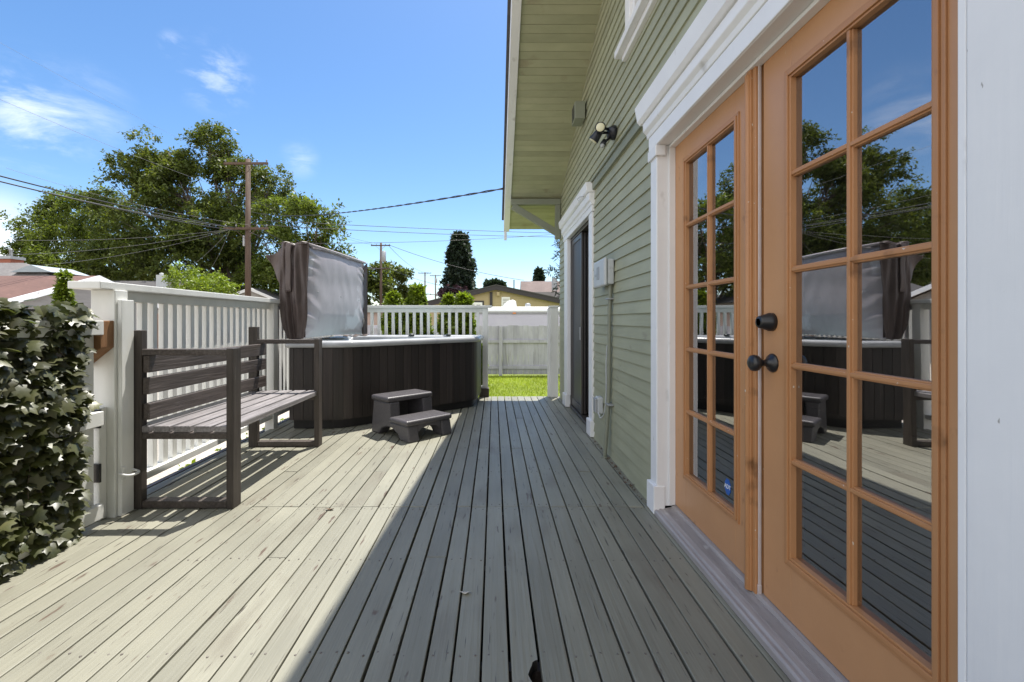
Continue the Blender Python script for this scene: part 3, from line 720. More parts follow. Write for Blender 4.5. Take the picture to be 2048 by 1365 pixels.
bs = offs(out, -.045); m_ = MB()
m_.add([(q.x,q.y,z) for z in (.002,.11) for q in bs], [(i,(i+1)%n_,n_+(i+1)%n_,n_+i) for i in range(n_)], .4); m_.build('base', 'tub_base', ht)
prof = [(-.012,.806),(.022,.806),(.034,.815),(.036,.830),(.034,.850),(.022,.866),(.0,.872),(-.07,.872),(-.10,.866),(-.13,.845),(-.16,.70),(-.22,.58),(-.42,.56),(-.46,.40),(-.5,.36)]
rings = [[(q.x,q.y,z) for q in offs(out,d)] if d > -.14 else [((cen.x+(q.x-cen.x)*(1+d*1.25)), (cen.y+(q.y-cen.y)*(1+d*1.25)), z) for q in out] for d, z in prof]
m_ = MB(); vs = [p for r_ in rings for p in r_]
m_.add(vs, [(j*n_+i, j*n_+(i+1)%n_, (j+1)*n_+(i+1)%n_, (j+1)*n_+i) for j in range(len(prof)-1) for i in range(n_)], .5, 0, True)
m_.add([p for p in rings[-1]], [tuple(range(n_))], .5)
sh = m_.build('shell', 'tub_acrylic', ht)
jm = MB()
for (x_, y_, z_) in ((-1.62,6.13,.80),(-1.50,6.13,.80),(-1.32,6.13,.79),(-1.0,6.13,.79),(-.7,6.13,.80)):
    jm.lathe((x_,y_+.02,z_-.02),(0,-1,.2),[(0,.024),(.014,.022),(.017,.012),(.012,.008)],12)
jm.build('jets', 'tub_jet', sh)
m_ = MB(); m_.add([(cen.x+(q.x-cen.x)*.80, cen.y+(q.y-cen.y)*.80, .735) for q in out], [tuple(range(n_))], .5); m_.build('water', 'tub_water', ht, fix=False)
for (x_, w_) in ((-1.12,.07),(-.62,.06)):
    m_ = MB(); m_.lathe((x_,6.17,.872),(0,0,1),[(0,w_*.6),(.012,w_*.55),(.02,w_*.3),(.021,.002)],14); m_.build('control_knob', 'tub_jet', ht)

# ------------------------------------------------------------------ folded hot tub cover
cv = thing('hot_tub_cover', (-1.85,5.2,.87), 'folded hot tub cover standing upright, grey underside and torn brown skirt', 'tub cover')
A = Vector((-1.90,4.63,0)); B_ = Vector((-1.68,5.93,0)); dirv = (B_-A).normalized(); nrm = Vector((dirv.y,-dirv.x,0))   # nrm -> +X
LN = (B_-A).length
def gz_top(u): return 1.845-.03*u+.012*math.sin(3.1*u)
def face(u, v):
    zb = .885+.02*math.sin(u*3); z_ = zb+(gz_top(u)-zb)*v
    e = min(u,1-u,v,1-v); puff = .035*(1-math.exp(-e*14))
    wr = 0
    if e < .2:
        if min(u,1-u) < .2: wr = math.sin(v*46+3*math.sin(v*7)+u*25)*.010*(1-min(u,1-u)/.2)*(math.sin(v*5.2)**2*.8+.2)
    wr += .006*noise.noise(Vector((u*4,v*4,1)))+.003*noise.noise(Vector((u*14,v*5,3)))
    inset = .03*(1-min(1,min(v*4,1)))
    return A+dirv*(LN*u)+nrm*(puff+wr-.02-inset)+Vector((0,0,z_))
MB().grid(face, 70, 56).build('inner_panel', 'cover_grey', cv, fix=False)
def body(u, v):                                               # brown outer shell round the back
    q = u*3; z_ = .90+(gz_top(.5)-.90)*v
    if q < 1: P_ = A+nrm*(-.02-.2*q)+dirv*(.0-.018*math.sin(q*math.pi))
    elif q < 2: P_ = A-nrm*.22+dirv*(LN*(q-1))
    else: P_ = B_+nrm*(-.22+.2*(q-2))
    return P_+Vector((0,0,z_))
mb_ = MB().grid(body, 40, 12)
mb_.add([A+nrm*-.02+Vector((0,0,1.84)), A-nrm*.22+Vector((0,0,1.845)), B_-nrm*.22+Vector((0,0,1.815)), B_-nrm*.02+Vector((0,0,1.81))], [(0,1,2,3)], .5)
mb_.build('outer_shell', 'cover_brown', cv, fix=False)
def skirt(u, v):                                              # near end: hanging brown folds
    taper = 1-.35*max(0,(.28-v)/.28)**1.5
    s_ = (u-.5)*.27*taper; fold = .034*math.sin(u*10+1.6*math.sin(v*2.6))*(.6+.4*v)+.007*math.sin(u*27+v*5)+.012*noise.noise(Vector((u*6,v*5,7)))
    z_ = .875+.0*u+(1.862-.875)*v+.012*math.sin(u*9)*(v>.95)
    if v < .1: z_ += .03*abs(u-.55)
    bul = .03*math.sin(v*math.pi)
    return A+nrm*(-.115+s_)-dirv*(.03+fold+bul)+Vector((0,0,z_))
MB().grid(skirt, 48, 50).build('end_skirt', 'cover_brown', cv, solid=.006, fix=False)
def flap(u, v):                                               # loose flap thrown out over the railing
    a_ = A-nrm*.16+Vector((0,0,1.83)); b_ = A-nrm*.24+Vector((0,0,1.40))
    tip = A-nrm*.40-dirv*.06+Vector((0,0,1.735)); tip2 = A-nrm*.395-dirv*.05+Vector((0,0,1.70))
    p0 = a_.lerp(b_, v); p1 = tip.lerp(tip2, v)
    return p0.lerp(p1,u)+Vector((0,-.02*math.sin(u*7),.014*math.sin(u*6+v*3)))-dirv*.03
MB().grid(flap, 18, 18).build('flap', 'cover_brown', cv, solid=.008, fix=False)
def hood(u, v):
    x_ = -.26+.27*u
    return A+nrm*x_+dirv*(-.06+.2*v)+Vector((0,0,1.858+.014*math.sin(u*8+v*2)-.05*max(0,.5-v)*u))
MB().grid(hood, 20, 8).build('top_fold', 'cover_brown', cv, solid=.006, fix=False)
MB().tube([A+nrm*.0+Vector((0,0,1.853)), A.lerp(B_,.5)+Vector((0,0,1.843)), B_+Vector((0,0,1.822))], .016, 8).build('piping', 'cover_grey', cv)
def fskirt(u, v):
    wv = .05*v if v>.8 else .04
    s_ = -.02-.13*u
    return B_+nrm*(.03-.10*u+.02*math.sin(v*9)*u)+dirv*(.0+.10*u*(.6+.4*math.sin(v*3.0)))+Vector((0,0,.89+(1.82-.89)*v-.05*u*(v>.9)))
MB().grid(fskirt, 14, 40).build('end_skirt', 'cover_brown', cv, solid=.006, fix=False)
MB().grid(lambda u,v: A.lerp(B_,.55+.45*u)+nrm*(.0+.06*v)+Vector((0,0,.888-.006*v+.01*math.sin(u*14))), 24, 6).build('lower_hem', 'cover_brown', cv, solid=.006, fix=False)
m_ = MB()
for (u_, v_) in ((.14,.5),(.50,.47),(.85,.46)): m_.lathe(face(u_,v_)-nrm*.002, nrm, [(0,.008),(.004,.007),(.006,.001)], 10)
m_.build('drain_grommet', 'steel_grey', cv)
m_ = MB().grid(lambda u,v: A+nrm*(-.185+.06*u)-dirv*(.075+.006*math.sin(v*9)+.016*math.sin(v*math.pi))+Vector((0,0,1.36+.49*v)), 6, 20)
m_.build('strap', 'cover_brown', cv, solid=.008, fix=False)

# ------------------------------------------------------------------ steps
U = Vector((.707,.707,0)); Wd = Vector((-.72,.69,0)).normalized(); O = Vector((-.755,3.985,0))
ST = Matrix(((U.x,Wd.x,0,O.x),(U.y,Wd.y,0,O.y),(0,0,1,0),(0,0,0,1)))
stp = thing('spa_steps', (-.9,4.35,0), 'two tread dark grey plastic step stool standing in front of the hot tub', 'steps')
def tread(y0, y1, z, name):
    m_ = MB(); m_.box(-.02,.50,y0,y1,z-.05,z,M=ST); t_ = m_.build('tread', 'step_plastic', stp); md = t_.modifiers.new('b','BEVEL'); md.width = .02; md.segments = 4
    r_ = MB()
    for i in range(5):
        yy = y0+.045+i*(y1-y0-.09)/4; r_.box(.03,.45,yy-.004,yy+.004,z-.002,z+.0018,M=ST)
    r_.build('tread_ribs', 'step_plastic', t_, .001)
tread(-.01,.27,.19,'l'); tread(.285,.575,.365,'u')
def side(u0, u1):
    p = [(-.025,0),(.005,.14),(.27,.14),(.285,.315),(.56,.315),(.60,0),(.47,0),(.42,.06),(.33,.09),(.25,.09),(.16,.05),(.12,0)]
    P_ = [ST @ Vector((u0,a_,b_)) for a_,b_ in p]
    Q_ = ST.to_3x3() @ Vector((u1-u0,0,0))
    m_ = MB(); m_.prism(P_, Q_); o_ = m_.build('side_panel', 'step_plastic', stp, .012)
    return o_
side(.0,.11); side(.375,.485)
MB().box(.11,.374,.53,.55,.05,.315,M=ST).build('riser', 'step_plastic', stp)
m_ = MB(); m_.prism([ST @ Vector(p) for p in ((.11,.012,.14),(.374,.012,.14),(.374,.012,.06),(.33,.012,.10),(.24,.012,.118),(.155,.012,.10),(.11,.012,.06))], ST.to_3x3() @ Vector((0,.02,0))); m_.build('front_apron', 'step_plastic', stp)

# ------------------------------------------------------------------ fallen bits on the deck
for (px, py, lab) in ((660,1020,'dark curled dry leaf lying on the sunlit deck near the board joint'),(1262,972,'brown dry leaf lying on the shaded deck near the white casing'),(930,1187,'pale dry leaf scrap lying on the shaded deck boards')):
    Y_ = F*CH/(py-VY); X_ = (px-VX)/F*Y_
    o = MB().grid(lambda u,v: (X_+.036*(u-.5)*(.3+math.sin(v*math.pi)), Y_+.022*(v-.5), .003+.006*abs(u-.5)+.004*math.sin(v*5)), 7, 7).build('fallen_leaf', 'dry_leaf' if py < 1100 else 'pale_leaf', None, solid=.001, fix=False)
    tag(o, lab, 'leaf')

m_ = MB()
for i in range(60):
    y_ = random.choice((2.75,2.95,3.2,3.35,3.9))+random.gauss(0,.10); x_ = .895-abs(random.gauss(0,.012)); s_ = random.uniform(.004,.013)
    a_ = random.uniform(0,3.1); m_.add([(x_+math.cos(a_+k*1.57)*s_*(.4 if k%2 else 1), y_+math.sin(a_+k*1.57)*s_*(.4 if k%2 else 1), .003+random.uniform(0,.010)) for k in range(4)], [(0,1,2,3)])
tag(m_.build('debris', 'dry_leaf', None, solid=.0015, fix=False), 'dark leaf litter gathered along the foot of the green wall', 'debris', kind='stuff')

# ------------------------------------------------------------------ white yard fence, camper
yf = thing('picket_fence', (0,12.4,GZ), 'weathered white board fence with mildew streaks at the end of the lawn', 'fence')
m_ = MB(); x = -9.0
while x < 8:
    w_ = .138; hh = .92+random.uniform(-.015,.015)
    m_.box(x,x+w_,12.42,12.44,GZ+.04,hh); x += .142
m_.build('board_panel', 'fence_white', yf, .003)
for z_ in (.45,-.26): MB().box(-9,8,12.38,12.419,z_,z_+.085).build('fence_rail', 'fence_white', yf, .004)
for x_ in (-8,-5.6,-3.2,-.8,.18,2.6,5): MB().box(x_-.045,x_+.045,12.33,12.379,GZ,.86 if x_!=.18 else .9).build('post', 'fence_white', yf, .004)
m_ = MB()
for i in range(70): m_.tube([(-1.5+i*.055,12.36,GZ),(-1.5+i*.055,12.36,-.26)], .0022, 4)
for k in range(4): m_.tube([(-1.5,12.36,GZ+.03+k*.05),(2.4,12.36,GZ+.03+k*.05)], .0022, 4)
m_.build('wire_mesh', 'steel_grey', yf)
ca_ = thing('camper_trailer', (1.2,15,GZ), 'low white camper trailer with rounded roof edge behind the white fence', 'camper')
m_ = MB(); m_.box(-.62,4.6,14.6,16.9,GZ+.4,1.27); m_.build('body', 'camper_shaded', ca_, .02)
m_ = MB(); m_.prism([(-.66,14.56,1.34),(-.66,14.60,1.44),(-.66,14.75,1.50),(-.66,16.75,1.50),(-.66,16.94,1.44),(-.66,16.94,1.34)],(5.3,0,0)); m_.build('roof', 'camper_roof', ca_, .02)
m_ = MB(); m_.box(-.65,4.63,14.575,16.93,1.271,1.339); m_.build('edge_trim', 'camper_trim', ca_, .004)
m_ = MB(); m_.box(.60,.70,14.55,14.574,1.27,1.31); m_.build('marker_light', 'amber_lens', ca_, .006)
m_ = MB(); m_.prism([(.28,15.0,1.5),(.34,15.0,1.60),(.46,15.0,1.70),(.62,15.0,1.745),(.72,15.0,1.70),(.75,15.0,1.5)],(0,.45,0)); m_.build('vent_cover', 'camper_roof', ca_, .03)
m_ = MB(); m_.lathe((1.13,15.2,1.5),(0,0,1),[(0,.09),(.10,.09),(.13,.06),(.135,.005)],14); m_.build('roof_vent', 'steel_grey', ca_)
for x_ in (1.5,2.3): MB().lathe((x_,14.62,GZ+.32),(0,-1,0),[(-.2,.3),(0,.32),(.02,.3),(.02,.18),(.005,.01)],20).build('wheel', 'black_metal', ca_)

# ------------------------------------------------------------------ houses around
th_ = thing('tan_house', (0,36,GZ), 'tan low gabled house with dark brown fascia beyond the camper', 'house')
Y_ = 36; pk = W(992,575,Y_); le = W(838,612,Y_); re = W(1190,617,Y_)
m_ = MB(); m_.prism([(le.x+.3,Y_,GZ),(re.x-.3,Y_,GZ),(re.x-.3,Y_,re.z-.1),(pk.x,Y_,pk.z-.1),(le.x+.3,Y_,le.z-.05)],(0,9,0)); m_.build('wall', 'tan_wall', th_)
m_ = MB()
for e in (le,re): m_.prism([(pk.x,Y_-.35,pk.z+.12),(e.x,Y_-.35,e.z+.12),(e.x,Y_-.35,e.z-.24),(pk.x,Y_-.35,pk.z-.22)],(0,.06,0))
m_.build('fascia', 'fascia_dark', th_)
m_ = MB()
for e in (le,re): m_.prism([(pk.x,Y_-.4,pk.z+.2),(e.x,Y_-.4,e.z+.2),(e.x,Y_-.4,e.z+.121),(pk.x,Y_-.4,pk.z+.121)],(0,10,0))
m_.build('roof', 'shingle_dark', th_)
a_, b_ = W(979.5,585,Y_), W(985,640,Y_); MB().box(a_.x,b_.x,Y_-.1,Y_-.002,b_.z,a_.z).build('corner_board', 'fascia_dark', th_)
a_, b_ = W(1003,594.5,Y_), W(1020,618,Y_)
m_ = MB(); m_.box(a_.x,b_.x,Y_-.06,Y_-.003,b_.z,a_.z); lv = m_.build('louver_vent', 'white_trim', th_)
m_ = MB()
for i in range(6):
    z_ = b_.z+.12+i*(a_.z-b_.z-.2)/6; m_.box(a_.x+.09,b_.x-.09,Y_-.075,Y_-.061,z_,z_+.05)
m_.build('louver_slat', 'camper_trim', lv)
a_, b_ = W(938,602,Y_), W(968,630,Y_)
m_ = MB(); m_.box(a_.x,b_.x,Y_-.05,Y_-.003,b_.z,a_.z); wn = m_.build('window', 'fascia_dark', th_)
m_ = MB(); m_.box(a_.x,b_.x-.13,Y_-.08,Y_-.051,a_.z-.32,a_.z-.13).box(b_.x-.28,b_.x-.13,Y_-.08,Y_-.051,b_.z,a_.z-.321).box(a_.x+.45,a_.x+.6,Y_-.08,Y_-.051,b_.z,a_.z-.321); m_.build('frame', 'white_trim', wn)
a_ = W(996,586,Y_); m_ = MB(); m_.box(a_.x-.1,a_.x+.12,Y_-.3,Y_-.003,a_.z-.25,a_.z+.05); m_.build('beam_end', 'tan_wall', th_)
a_, b_ = W(1027,560,39), W(1029,590,39); m_ = MB(); m_.box(a_.x,b_.x,39,39.1,b_.z-.6,a_.z); m_.build('flue_pipe', 'fascia_dark', th_)
gh = thing('grey_roofed_house', (7,52,GZ), 'house with mauve grey shingle roof rising behind the tan house', 'house')
a_, b_, c_ = W(1043,560,52), W(1103,560,52), W(1041,584,50)
m_ = MB(); m_.prism([(a_.x,50,GZ),(a_.x,54,a_.z),(a_.x,58,GZ)],(9,0,0)); m_.build('gable_roof', 'shingle_mauve', gh)
m_ = MB(); m_.prism([(c_.x+2.2,46,GZ+3),(c_.x+6.2,46,c_.z+1.4),(c_.x+10,46,GZ+3)],(0,5,0)); m_.build('front_gable_roof', 'shingle_grey', gh)
m_ = MB(); m_.box(c_.x+.2,c_.x+10,47,56,GZ,c_.z-.2); m_.build('wall', 'wall_grey', gh)
a_ = W(1107,560,49); m_ = MB(); m_.box(a_.x-.25,a_.x+.25,48,48.5,a_.z-1.2,a_.z+.1); m_.build('roof_vent', 'steel_grey', gh)
gg = thing('garage', (-14,15,GZ), 'garage with brown shingle roof and pale rake trim left of the railing', 'garage')
XG = -13.2; rz_ = W(190,552,15.2).z; ez_ = rz_-1.0; Ye, Yr, Yb2 = 12.3, 15.2, 18.1
m_ = MB(); m_.prism([(XG,Ye-.3,ez_-.03),(XG,Yr,rz_),(XG,Yr,rz_-.05),(XG,Ye-.3,ez_-.08)],(-12,0,0)).prism([(XG,Yb2+.3,ez_-.03),(XG,Yr,rz_),(XG,Yr,rz_-.05),(XG,Yb2+.3,ez_-.08)],(-12,0,0)); m_.build('roof', 'shingle_brown', gg)
m_ = MB(); m_.prism([(XG+.002,Ye-.3,ez_-.02),(XG+.002,Yr,rz_+.01),(XG+.002,Yr,rz_-.16),(XG+.002,Ye-.3,ez_-.19)],(.04,0,0)).prism([(XG+.002,Yb2+.3,ez_-.02),(XG+.002,Yr,rz_+.01),(XG+.002,Yr,rz_-.16),(XG+.002,Yb2+.3,ez_-.19)],(.04,0,0)); m_.build('rake_trim', 'white_trim', gg)
m_ = MB(); m_.prism([(XG-.2,Ye,GZ),(XG-.2,Ye,ez_-.1),(XG-.2,Yr,rz_-.12),(XG-.2,Yb2,ez_-.1),(XG-.2,Yb2,GZ)],(-11,0,0)); m_.build('wall', 'wall_grey', gg)
hh_ = thing('hip_roofed_house', (-28,26,GZ), 'house with pale grey hip roof and brick chimney beyond the brown garage', 'house')
a_, b_ = W(30,526,25), W(92,527,25); e1, e2 = W(-160,560,22), W(150,556,22)
m_ = MB(); e2.x -= 1.0; m_.add([(e1.x,22,e1.z),(e2.x,22,e2.z),(b_.x+.6,23.2,b_.z-.2),(a_.x-3,23.2,b_.z-.2),(e2.x,24.4,e2.z),(e1.x,24.4,e1.z)], [(0,1,2,3),(1,4,2),(4,5,3,2),(5,0,3)], .5); m_.build('roof', 'shingle_grey', hh_)
m_ = MB(); m_.box(e1.x+.4,e2.x-.3,22.3,24.1,GZ,e1.z-.02); m_.build('wall', 'wall_grey', hh_)
c_ = W(20,524,24.6); m_ = MB(); m_.box(c_.x-.35,c_.x+.35,24.3,25.0,c_.z-.5,c_.z+.12); ch = m_.build('chimney', 'brick', hh_)
m_ = MB(); m_.box(c_.x-.4,c_.x+.4,24.25,25.05,c_.z+.121,c_.z+.27); m_.build('chimney_cap', 'steel_grey', ch)
m_ = MB(); m_.lathe((c_.x+.05,24.6,c_.z+.271),(0,0,1),[(0,.07),(.35,.07),(.36,.12),(.45,.02)],10); m_.build('flue', 'steel_grey', ch)
m_ = MB(); d_ = W(105,543,23.2); m_.prism([(d_.x-1.0,22.1,d_.z-.15),(d_.x,22.1,d_.z+.2),(d_.x+1.0,22.1,d_.z-.15)],(0,2.2,0)); m_.build('dormer', 'wall_blue', hh_)
bh = thing('dark_roofed_house', (-20,30,GZ), 'house with low dark roof and white vent box showing over the railing cap', 'house')
a_, b_ = W(235,560,30), W(348,560,30)
m_ = MB(); m_.prism([(a_.x-2,28.5,a_.z-1.1),(a_.x-2,32,a_.z+.1),(a_.x-2,35.5,a_.z-1.1)],(b_.x-a_.x+2.2,0,0)); m_.build('roof', 'shingle_dark', bh)
m_ = MB(); m_.box(a_.x-1.6,b_.x,29,35,GZ,a_.z-1.12); m_.build('wall', 'wall_grey', bh)
c_ = W(321,558,30); m_ = MB(); m_.box(c_.x-.22,c_.x+.22,29.9,30.35,c_.z-.6,c_.z+.25).lathe((c_.x,30.1,c_.z+.251),(0,0,1),[(0,.12),(.12,.12),(.15,.02)],10); m_.build('vent_box', 'box_grey', bh)
for (px, py, D, wd_, lab) in ((502,576,31,2.6,'small dark shingled cottage gable peeking just right of the tall utility pole'),(478,574,36,1.7,'brown gabled cottage half hidden behind the tall utility pole')):
    a_ = W(px,py,D); t_ = thing('cottage', (a_.x,D,GZ), lab, 'cottage')
    s_ = 1 if px > 490 else .8
    MB().prism([(a_.x-wd_,D,a_.z-1.0*s_),(a_.x,D,a_.z),(a_.x+wd_*.9,D,a_.z-1.0*s_)],(0,6,0)).build('roof', 'shingle_dark', t_)
    MB().prism([(a_.x-wd_*.8,D-.1,GZ),(a_.x+wd_*.75,D-.1,GZ),(a_.x+wd_*.75,D-.1,a_.z-1.0*s_),(a_.x,D-.1,a_.z-.22),(a_.x-wd_*.8,D-.1,a_.z-1.0*s_)],(0,5.5,0)).build('wall', 'wall_grey' if px>490 else 'tan_wall', t_)
    MB().prism([(a_.x-wd_,D-.2,a_.z-1.0*s_),(a_.x,D-.2,a_.z+.02),(a_.x+wd_*.9,D-.2,a_.z-1.0*s_),(a_.x+wd_*.8,D-.2,a_.z-1.05*s_),(a_.x,D-.2,a_.z-.2),(a_.x-wd_*.9,D-.2,a_.z-1.05*s_)],(0,.1,0)).build('rake_trim', 'white_trim' if px>490 else 'shingle_dark', t_)
sh_ = thing('garden_shed', (-3.6,14,GZ), 'pinkish tan shed wall behind the deck end railing', 'shed')
MB().box(-5.4,-2.75,13.3,15.3,GZ,1.30).build('wall', 'wall_pink', sh_)
MB().box(-5.5,-2.65,13.2,15.4,1.301,1.42).build('roof', 'shingle_dark', sh_)
MB().box(-5.41,-2.74,13.27,13.299,.66,.72).build('batten', 'fascia_dark', sh_)
bf = thing('board_fence', (-12,21,GZ), 'reddish brown board fence seen between the white railing balusters', 'fence')
m_ = MB(); x = -17.
while x < -7: m_.box(x,x+.14,21,21.02,GZ,1.35+random.uniform(-.02,.02)); x += .145
m_.build('board_panel', 'fence_brown', bf)
MB().box(-17,-7,21.021,21.06,.8,.9).build('fence_rail', 'fence_brown', bf)

# ------------------------------------------------------------------ trees
def unit(a): return a/np.linalg.norm(a,axis=1,keepdims=True)
def leafcloud(Cn, D, per, tw, ll, lw, droop=.25, flat=.6):
    n = len(Cn); t = np.tile(np.linspace(.1,1,per),(n,1))
    twl = tw*rng.uniform(.6,1.25,(n,1,1))
    P = Cn[:,None,:]+D[:,None,:]*t[:,:,None]*twl; P[:,:,2] -= droop*tw*t**2
    P += rng.normal(0,.12*tw,P.shape)
    P = P.reshape(-1,3); m = len(P); Dd = np.repeat(D,per,0)
    side = unit(np.cross(Dd, rng.normal(0,1,(m,3))))
    ld = unit(Dd*.6+side*rng.uniform(.5,1.1,(m,1))+np.array((0,0,-.35)))
    nr = unit(rng.normal(0,1,(m,3))*flat+np.array((0,0,1.)))
    sd = unit(np.cross(ld,nr)); s = rng.uniform(.65,1.3,(m,1))
    up = np.cross(sd,ld)
    V = np.stack([P, P+ld*ll*s*.5+sd*lw*s+up*lw*.35*s, P+ld*ll*s, P+ld*ll*s*.5-sd*lw*s+up*lw*.35*s],1).reshape(-1,3)
    tint = np.clip(np.repeat(rng.random(n),per)*.6+rng.random(m)*.4,0,1)
    return V, np.arange(4*m).reshape(-1,4), tint
def lobes_to_twigs(lobes, dens, thr=-.12, nscale=.55, inner=.45):
    Cs, Ds = [], []
    for (c, r) in lobes:
        c = np.array(c); r = np.array(r)
        k = int(dens*(r[0]*r[1]+r[0]*r[2]+r[1]*r[2])/3)
        d = unit(rng.normal(0,1,(k,3))); rad = inner+(1.04-inner)*rng.random(k)**.55
        p = c+d*r*rad[:,None]
        keep = np.array([noise.noise(Vector(q)*nscale)+.5*noise.noise(Vector(q)*nscale*2.7) > thr for q in p])
        p, d = p[keep], d[keep]
        Cs.append(p); Ds.append(unit(d*np.array((1,1,.6))+np.array((0,0,.25))+rng.normal(0,.45,p.shape)))
    return np.vstack(Cs), np.vstack(Ds)
def limb(mb, a, b, r0, r1, wob=.25):
    a, b = Vector(a), Vector(b); n = 6; pts = []
    for i in range(n+1):
        t = i/n; p = a.lerp(b,t); k = math.sin(t*math.pi)*wob*(b-a).length*.2
        pts.append(p+Vector((random.gauss(0,1),random.gauss(0,1),random.gauss(.3,.5)))*k*.4)
    mb.tube(pts, [r0+(r1-r0)*i/n for i in range(n+1)], 6)
    return pts
def tree(name, base, lobes, label, leaf, dens=26, per=13, tw=.8, ll=.27, lw=.068, tr=.28, cat='tree', group=None, thr=-.12, nscale=.55, inner=.45, droop=.25):
    base = Vector(base); t = thing(name, base, label, cat, group)
    main = list(lobes); lobes = [(c,(r[0]*.93,r[1]*.93,r[2]*.93)) for c,r in lobes]; sat = []
    for (c, r) in main:
        for k in range(4):
            d = Vector((random.gauss(0,1),random.gauss(0,.7),random.gauss(.35,.8))).normalized(); f = random.uniform(.22,.38)
            sat.append(((c[0]+d.x*r[0]*1.02,c[1]+d.y*r[1],c[2]+d.z*r[2]*1.02),(r[0]*f,r[1]*f,r[2]*f*.8)))
    mb = MB(); fork = base+Vector((0,0,(min(l[0][2] for l in lobes)-base.z)*.45))
    limb(mb, base-Vector((0,0,.2)), fork, tr, tr*.75, .1)
    for (c, r) in lobes:
        c = Vector(c); ps = limb(mb, fork-Vector((0,0,random.uniform(0,.4))), c, tr*.5, tr*.14)
        for k in range(7):
            d = Vector((random.gauss(0,1),random.gauss(0,1),random.gauss(.4,.7))).normalized()
            q = c+Vector((d.x*r[0],d.y*r[1],d.z*r[2]))*.9
            limb(mb, ps[random.randint(2,6)], q, tr*.16, tr*.03)
    mb.build('trunk', 'bark', t)
    Cn, D = lobes_to_twigs(lobes, dens, thr, nscale, inner)
    C2, D2 = lobes_to_twigs(sat, dens*1.3, thr, nscale, .2); Cn = np.vstack([Cn,C2]); D = np.vstack([D,D2])
    V, Fq, T = leafcloud(Cn, D, per, tw, ll, lw, droop)
    raw_mesh('crown', V, Fq, T, leaf, t)
    return t
def lb(px, py, Y, rxp, rzp, ry=None):                          # lobe from its picture centre and its radii in pixels
    c = W(px,py,Y); a = rxp/F*Y; b = rzp/F*Y
    return (tuple(c), (a, ry or a, b))
G1_ = 'tall leafy trees behind the alley'
tree('broadleaf_tree', (-31,44,GZ), [lb(90,470,44,50,52),lb(150,435,44,55,50),lb(65,520,43,38,38),lb(160,515,42,75,60),lb(215,460,43,50,60),lb(110,555,42,60,30),lb(230,545,42,60,40)],
     'broad rounded green tree at far left with open lower crown', 'leaf_green', group=G1_, dens=135, thr=.04)
tree('broadleaf_tree', (-21,38,GZ), [lb(292,300,38,26,34),lb(322,350,38,52,48),lb(418,315,38,38,48),lb(440,285,38,20,24),lb(372,400,38,72,62),lb(262,400,38,62,48),lb(470,390,38,62,66),lb(310,470,37,90,66),lb(440,470,37,80,62),lb(540,365,38,36,40),lb(345,335,38,30,40),lb(265,520,37,70,44),lb(400,530,37,95,42),lb(250,335,38,20,18)],
     'tallest olive green tree with twin ragged tops behind the utility pole', 'leaf_olive', group=G1_, dens=140, tr=.42, thr=.04)
tree('broadleaf_tree', (-14.5,35,GZ), [lb(575,440,35,46,46),lb(635,440,34,45,46),lb(655,490,34,42,50),lb(590,500,34,60,52),lb(530,490,35,45,60),lb(680,520,34,24,44),lb(610,555,34,70,40),lb(530,560,35,45,36)],
     'drooping feathery green tree right of the utility pole above the tub cover', 'leaf_green', group=G1_, dens=140, tr=.3, thr=.03, droop=.5)
tree('sumac_bush', W(400,640,27)-Vector((0,0,1.4)), [lb(372,560,27,26,18),lb(415,566,27,28,18),lb(440,575,27,24,16),lb(365,545,27,16,12),lb(400,580,27,45,20)],
     'bright lime green feathery shrub just above the railing cap', 'leaf_bright', dens=160, per=12, tw=.42, ll=.18, lw=.035, tr=.06, cat='shrub', thr=-.3, nscale=1.3)
tree('street_tree', (-13,70,GZ), [lb(752,560,60,24,28),lb(795,572,66,22,30),lb(806,552,66,12,14),lb(745,590,60,24,22),lb(800,596,66,22,16),lb(772,548,66,12,18)],
     'rounded yellow green trees beside the second utility pole', 'leaf_olive', dens=70, per=10, tw=.9, ll=.5, lw=.14, tr=.2)
tree('plum_tree', W(905,700,60), [lb(905,586,60,22,9),lb(893,590,60,12,8),lb(920,590,60,14,8)], 'small purple leaved plum tree at the foot of the tall spruce', 'leaf_plum', dens=90, per=8, tw=.6, ll=.4, lw=.12, tr=.12)
def conifer(name, px, top, bot, Y, halfw, label, leaf='leaf_conifer', nl=260, ll=.5, cat='tree', shape=None, lw=.12, per=9):
    a_ = W(px,top,Y); zb = CH+(VY-bot)/F*Y; hw = halfw/F*Y; H = a_.z-zb
    t = thing(name, (a_.x,Y,GZ), label, cat)
    MB().tube([(a_.x,Y,GZ),(a_.x,Y,zb+H*.5),(a_.x,Y,a_.z-.1*H)], [hw*.10,hw*.07,hw*.015], 7).build('trunk', 'bark', t)
    shape = shape or (lambda s: (1-s)**.62*min(1,.62+s*2.2))
    s = rng.random(nl)**.85; an = rng.uniform(0,6.283,nl)
    lobe = .80+.26*np.sin(an*3+s*14)+.16*np.sin(an*5-s*23)+rng.normal(0,.07,nl)
    rr_ = np.array([shape(q) for q in s])*hw*lobe
    Cn, D = [], []
    for i in range(nl):
        for f in (.35,.6,.85):
            Cn.append((a_.x+math.cos(an[i])*rr_[i]*f, Y+math.sin(an[i])*rr_[i]*f, zb+H*s[i]+hw*.12*(1-f)))
            D.append((math.cos(an[i]),math.sin(an[i]),.05))
    Cn = np.array(Cn)+rng.normal(0,hw*.03,(len(Cn),3)); D = unit(np.array(D)+rng.normal(0,.35,(len(D),3)))
    V, Fq, T = leafcloud(Cn, D, per, hw*.26, ll, lw, .35, .8)
    raw_mesh('crown', V, Fq, T, leaf, t); return t
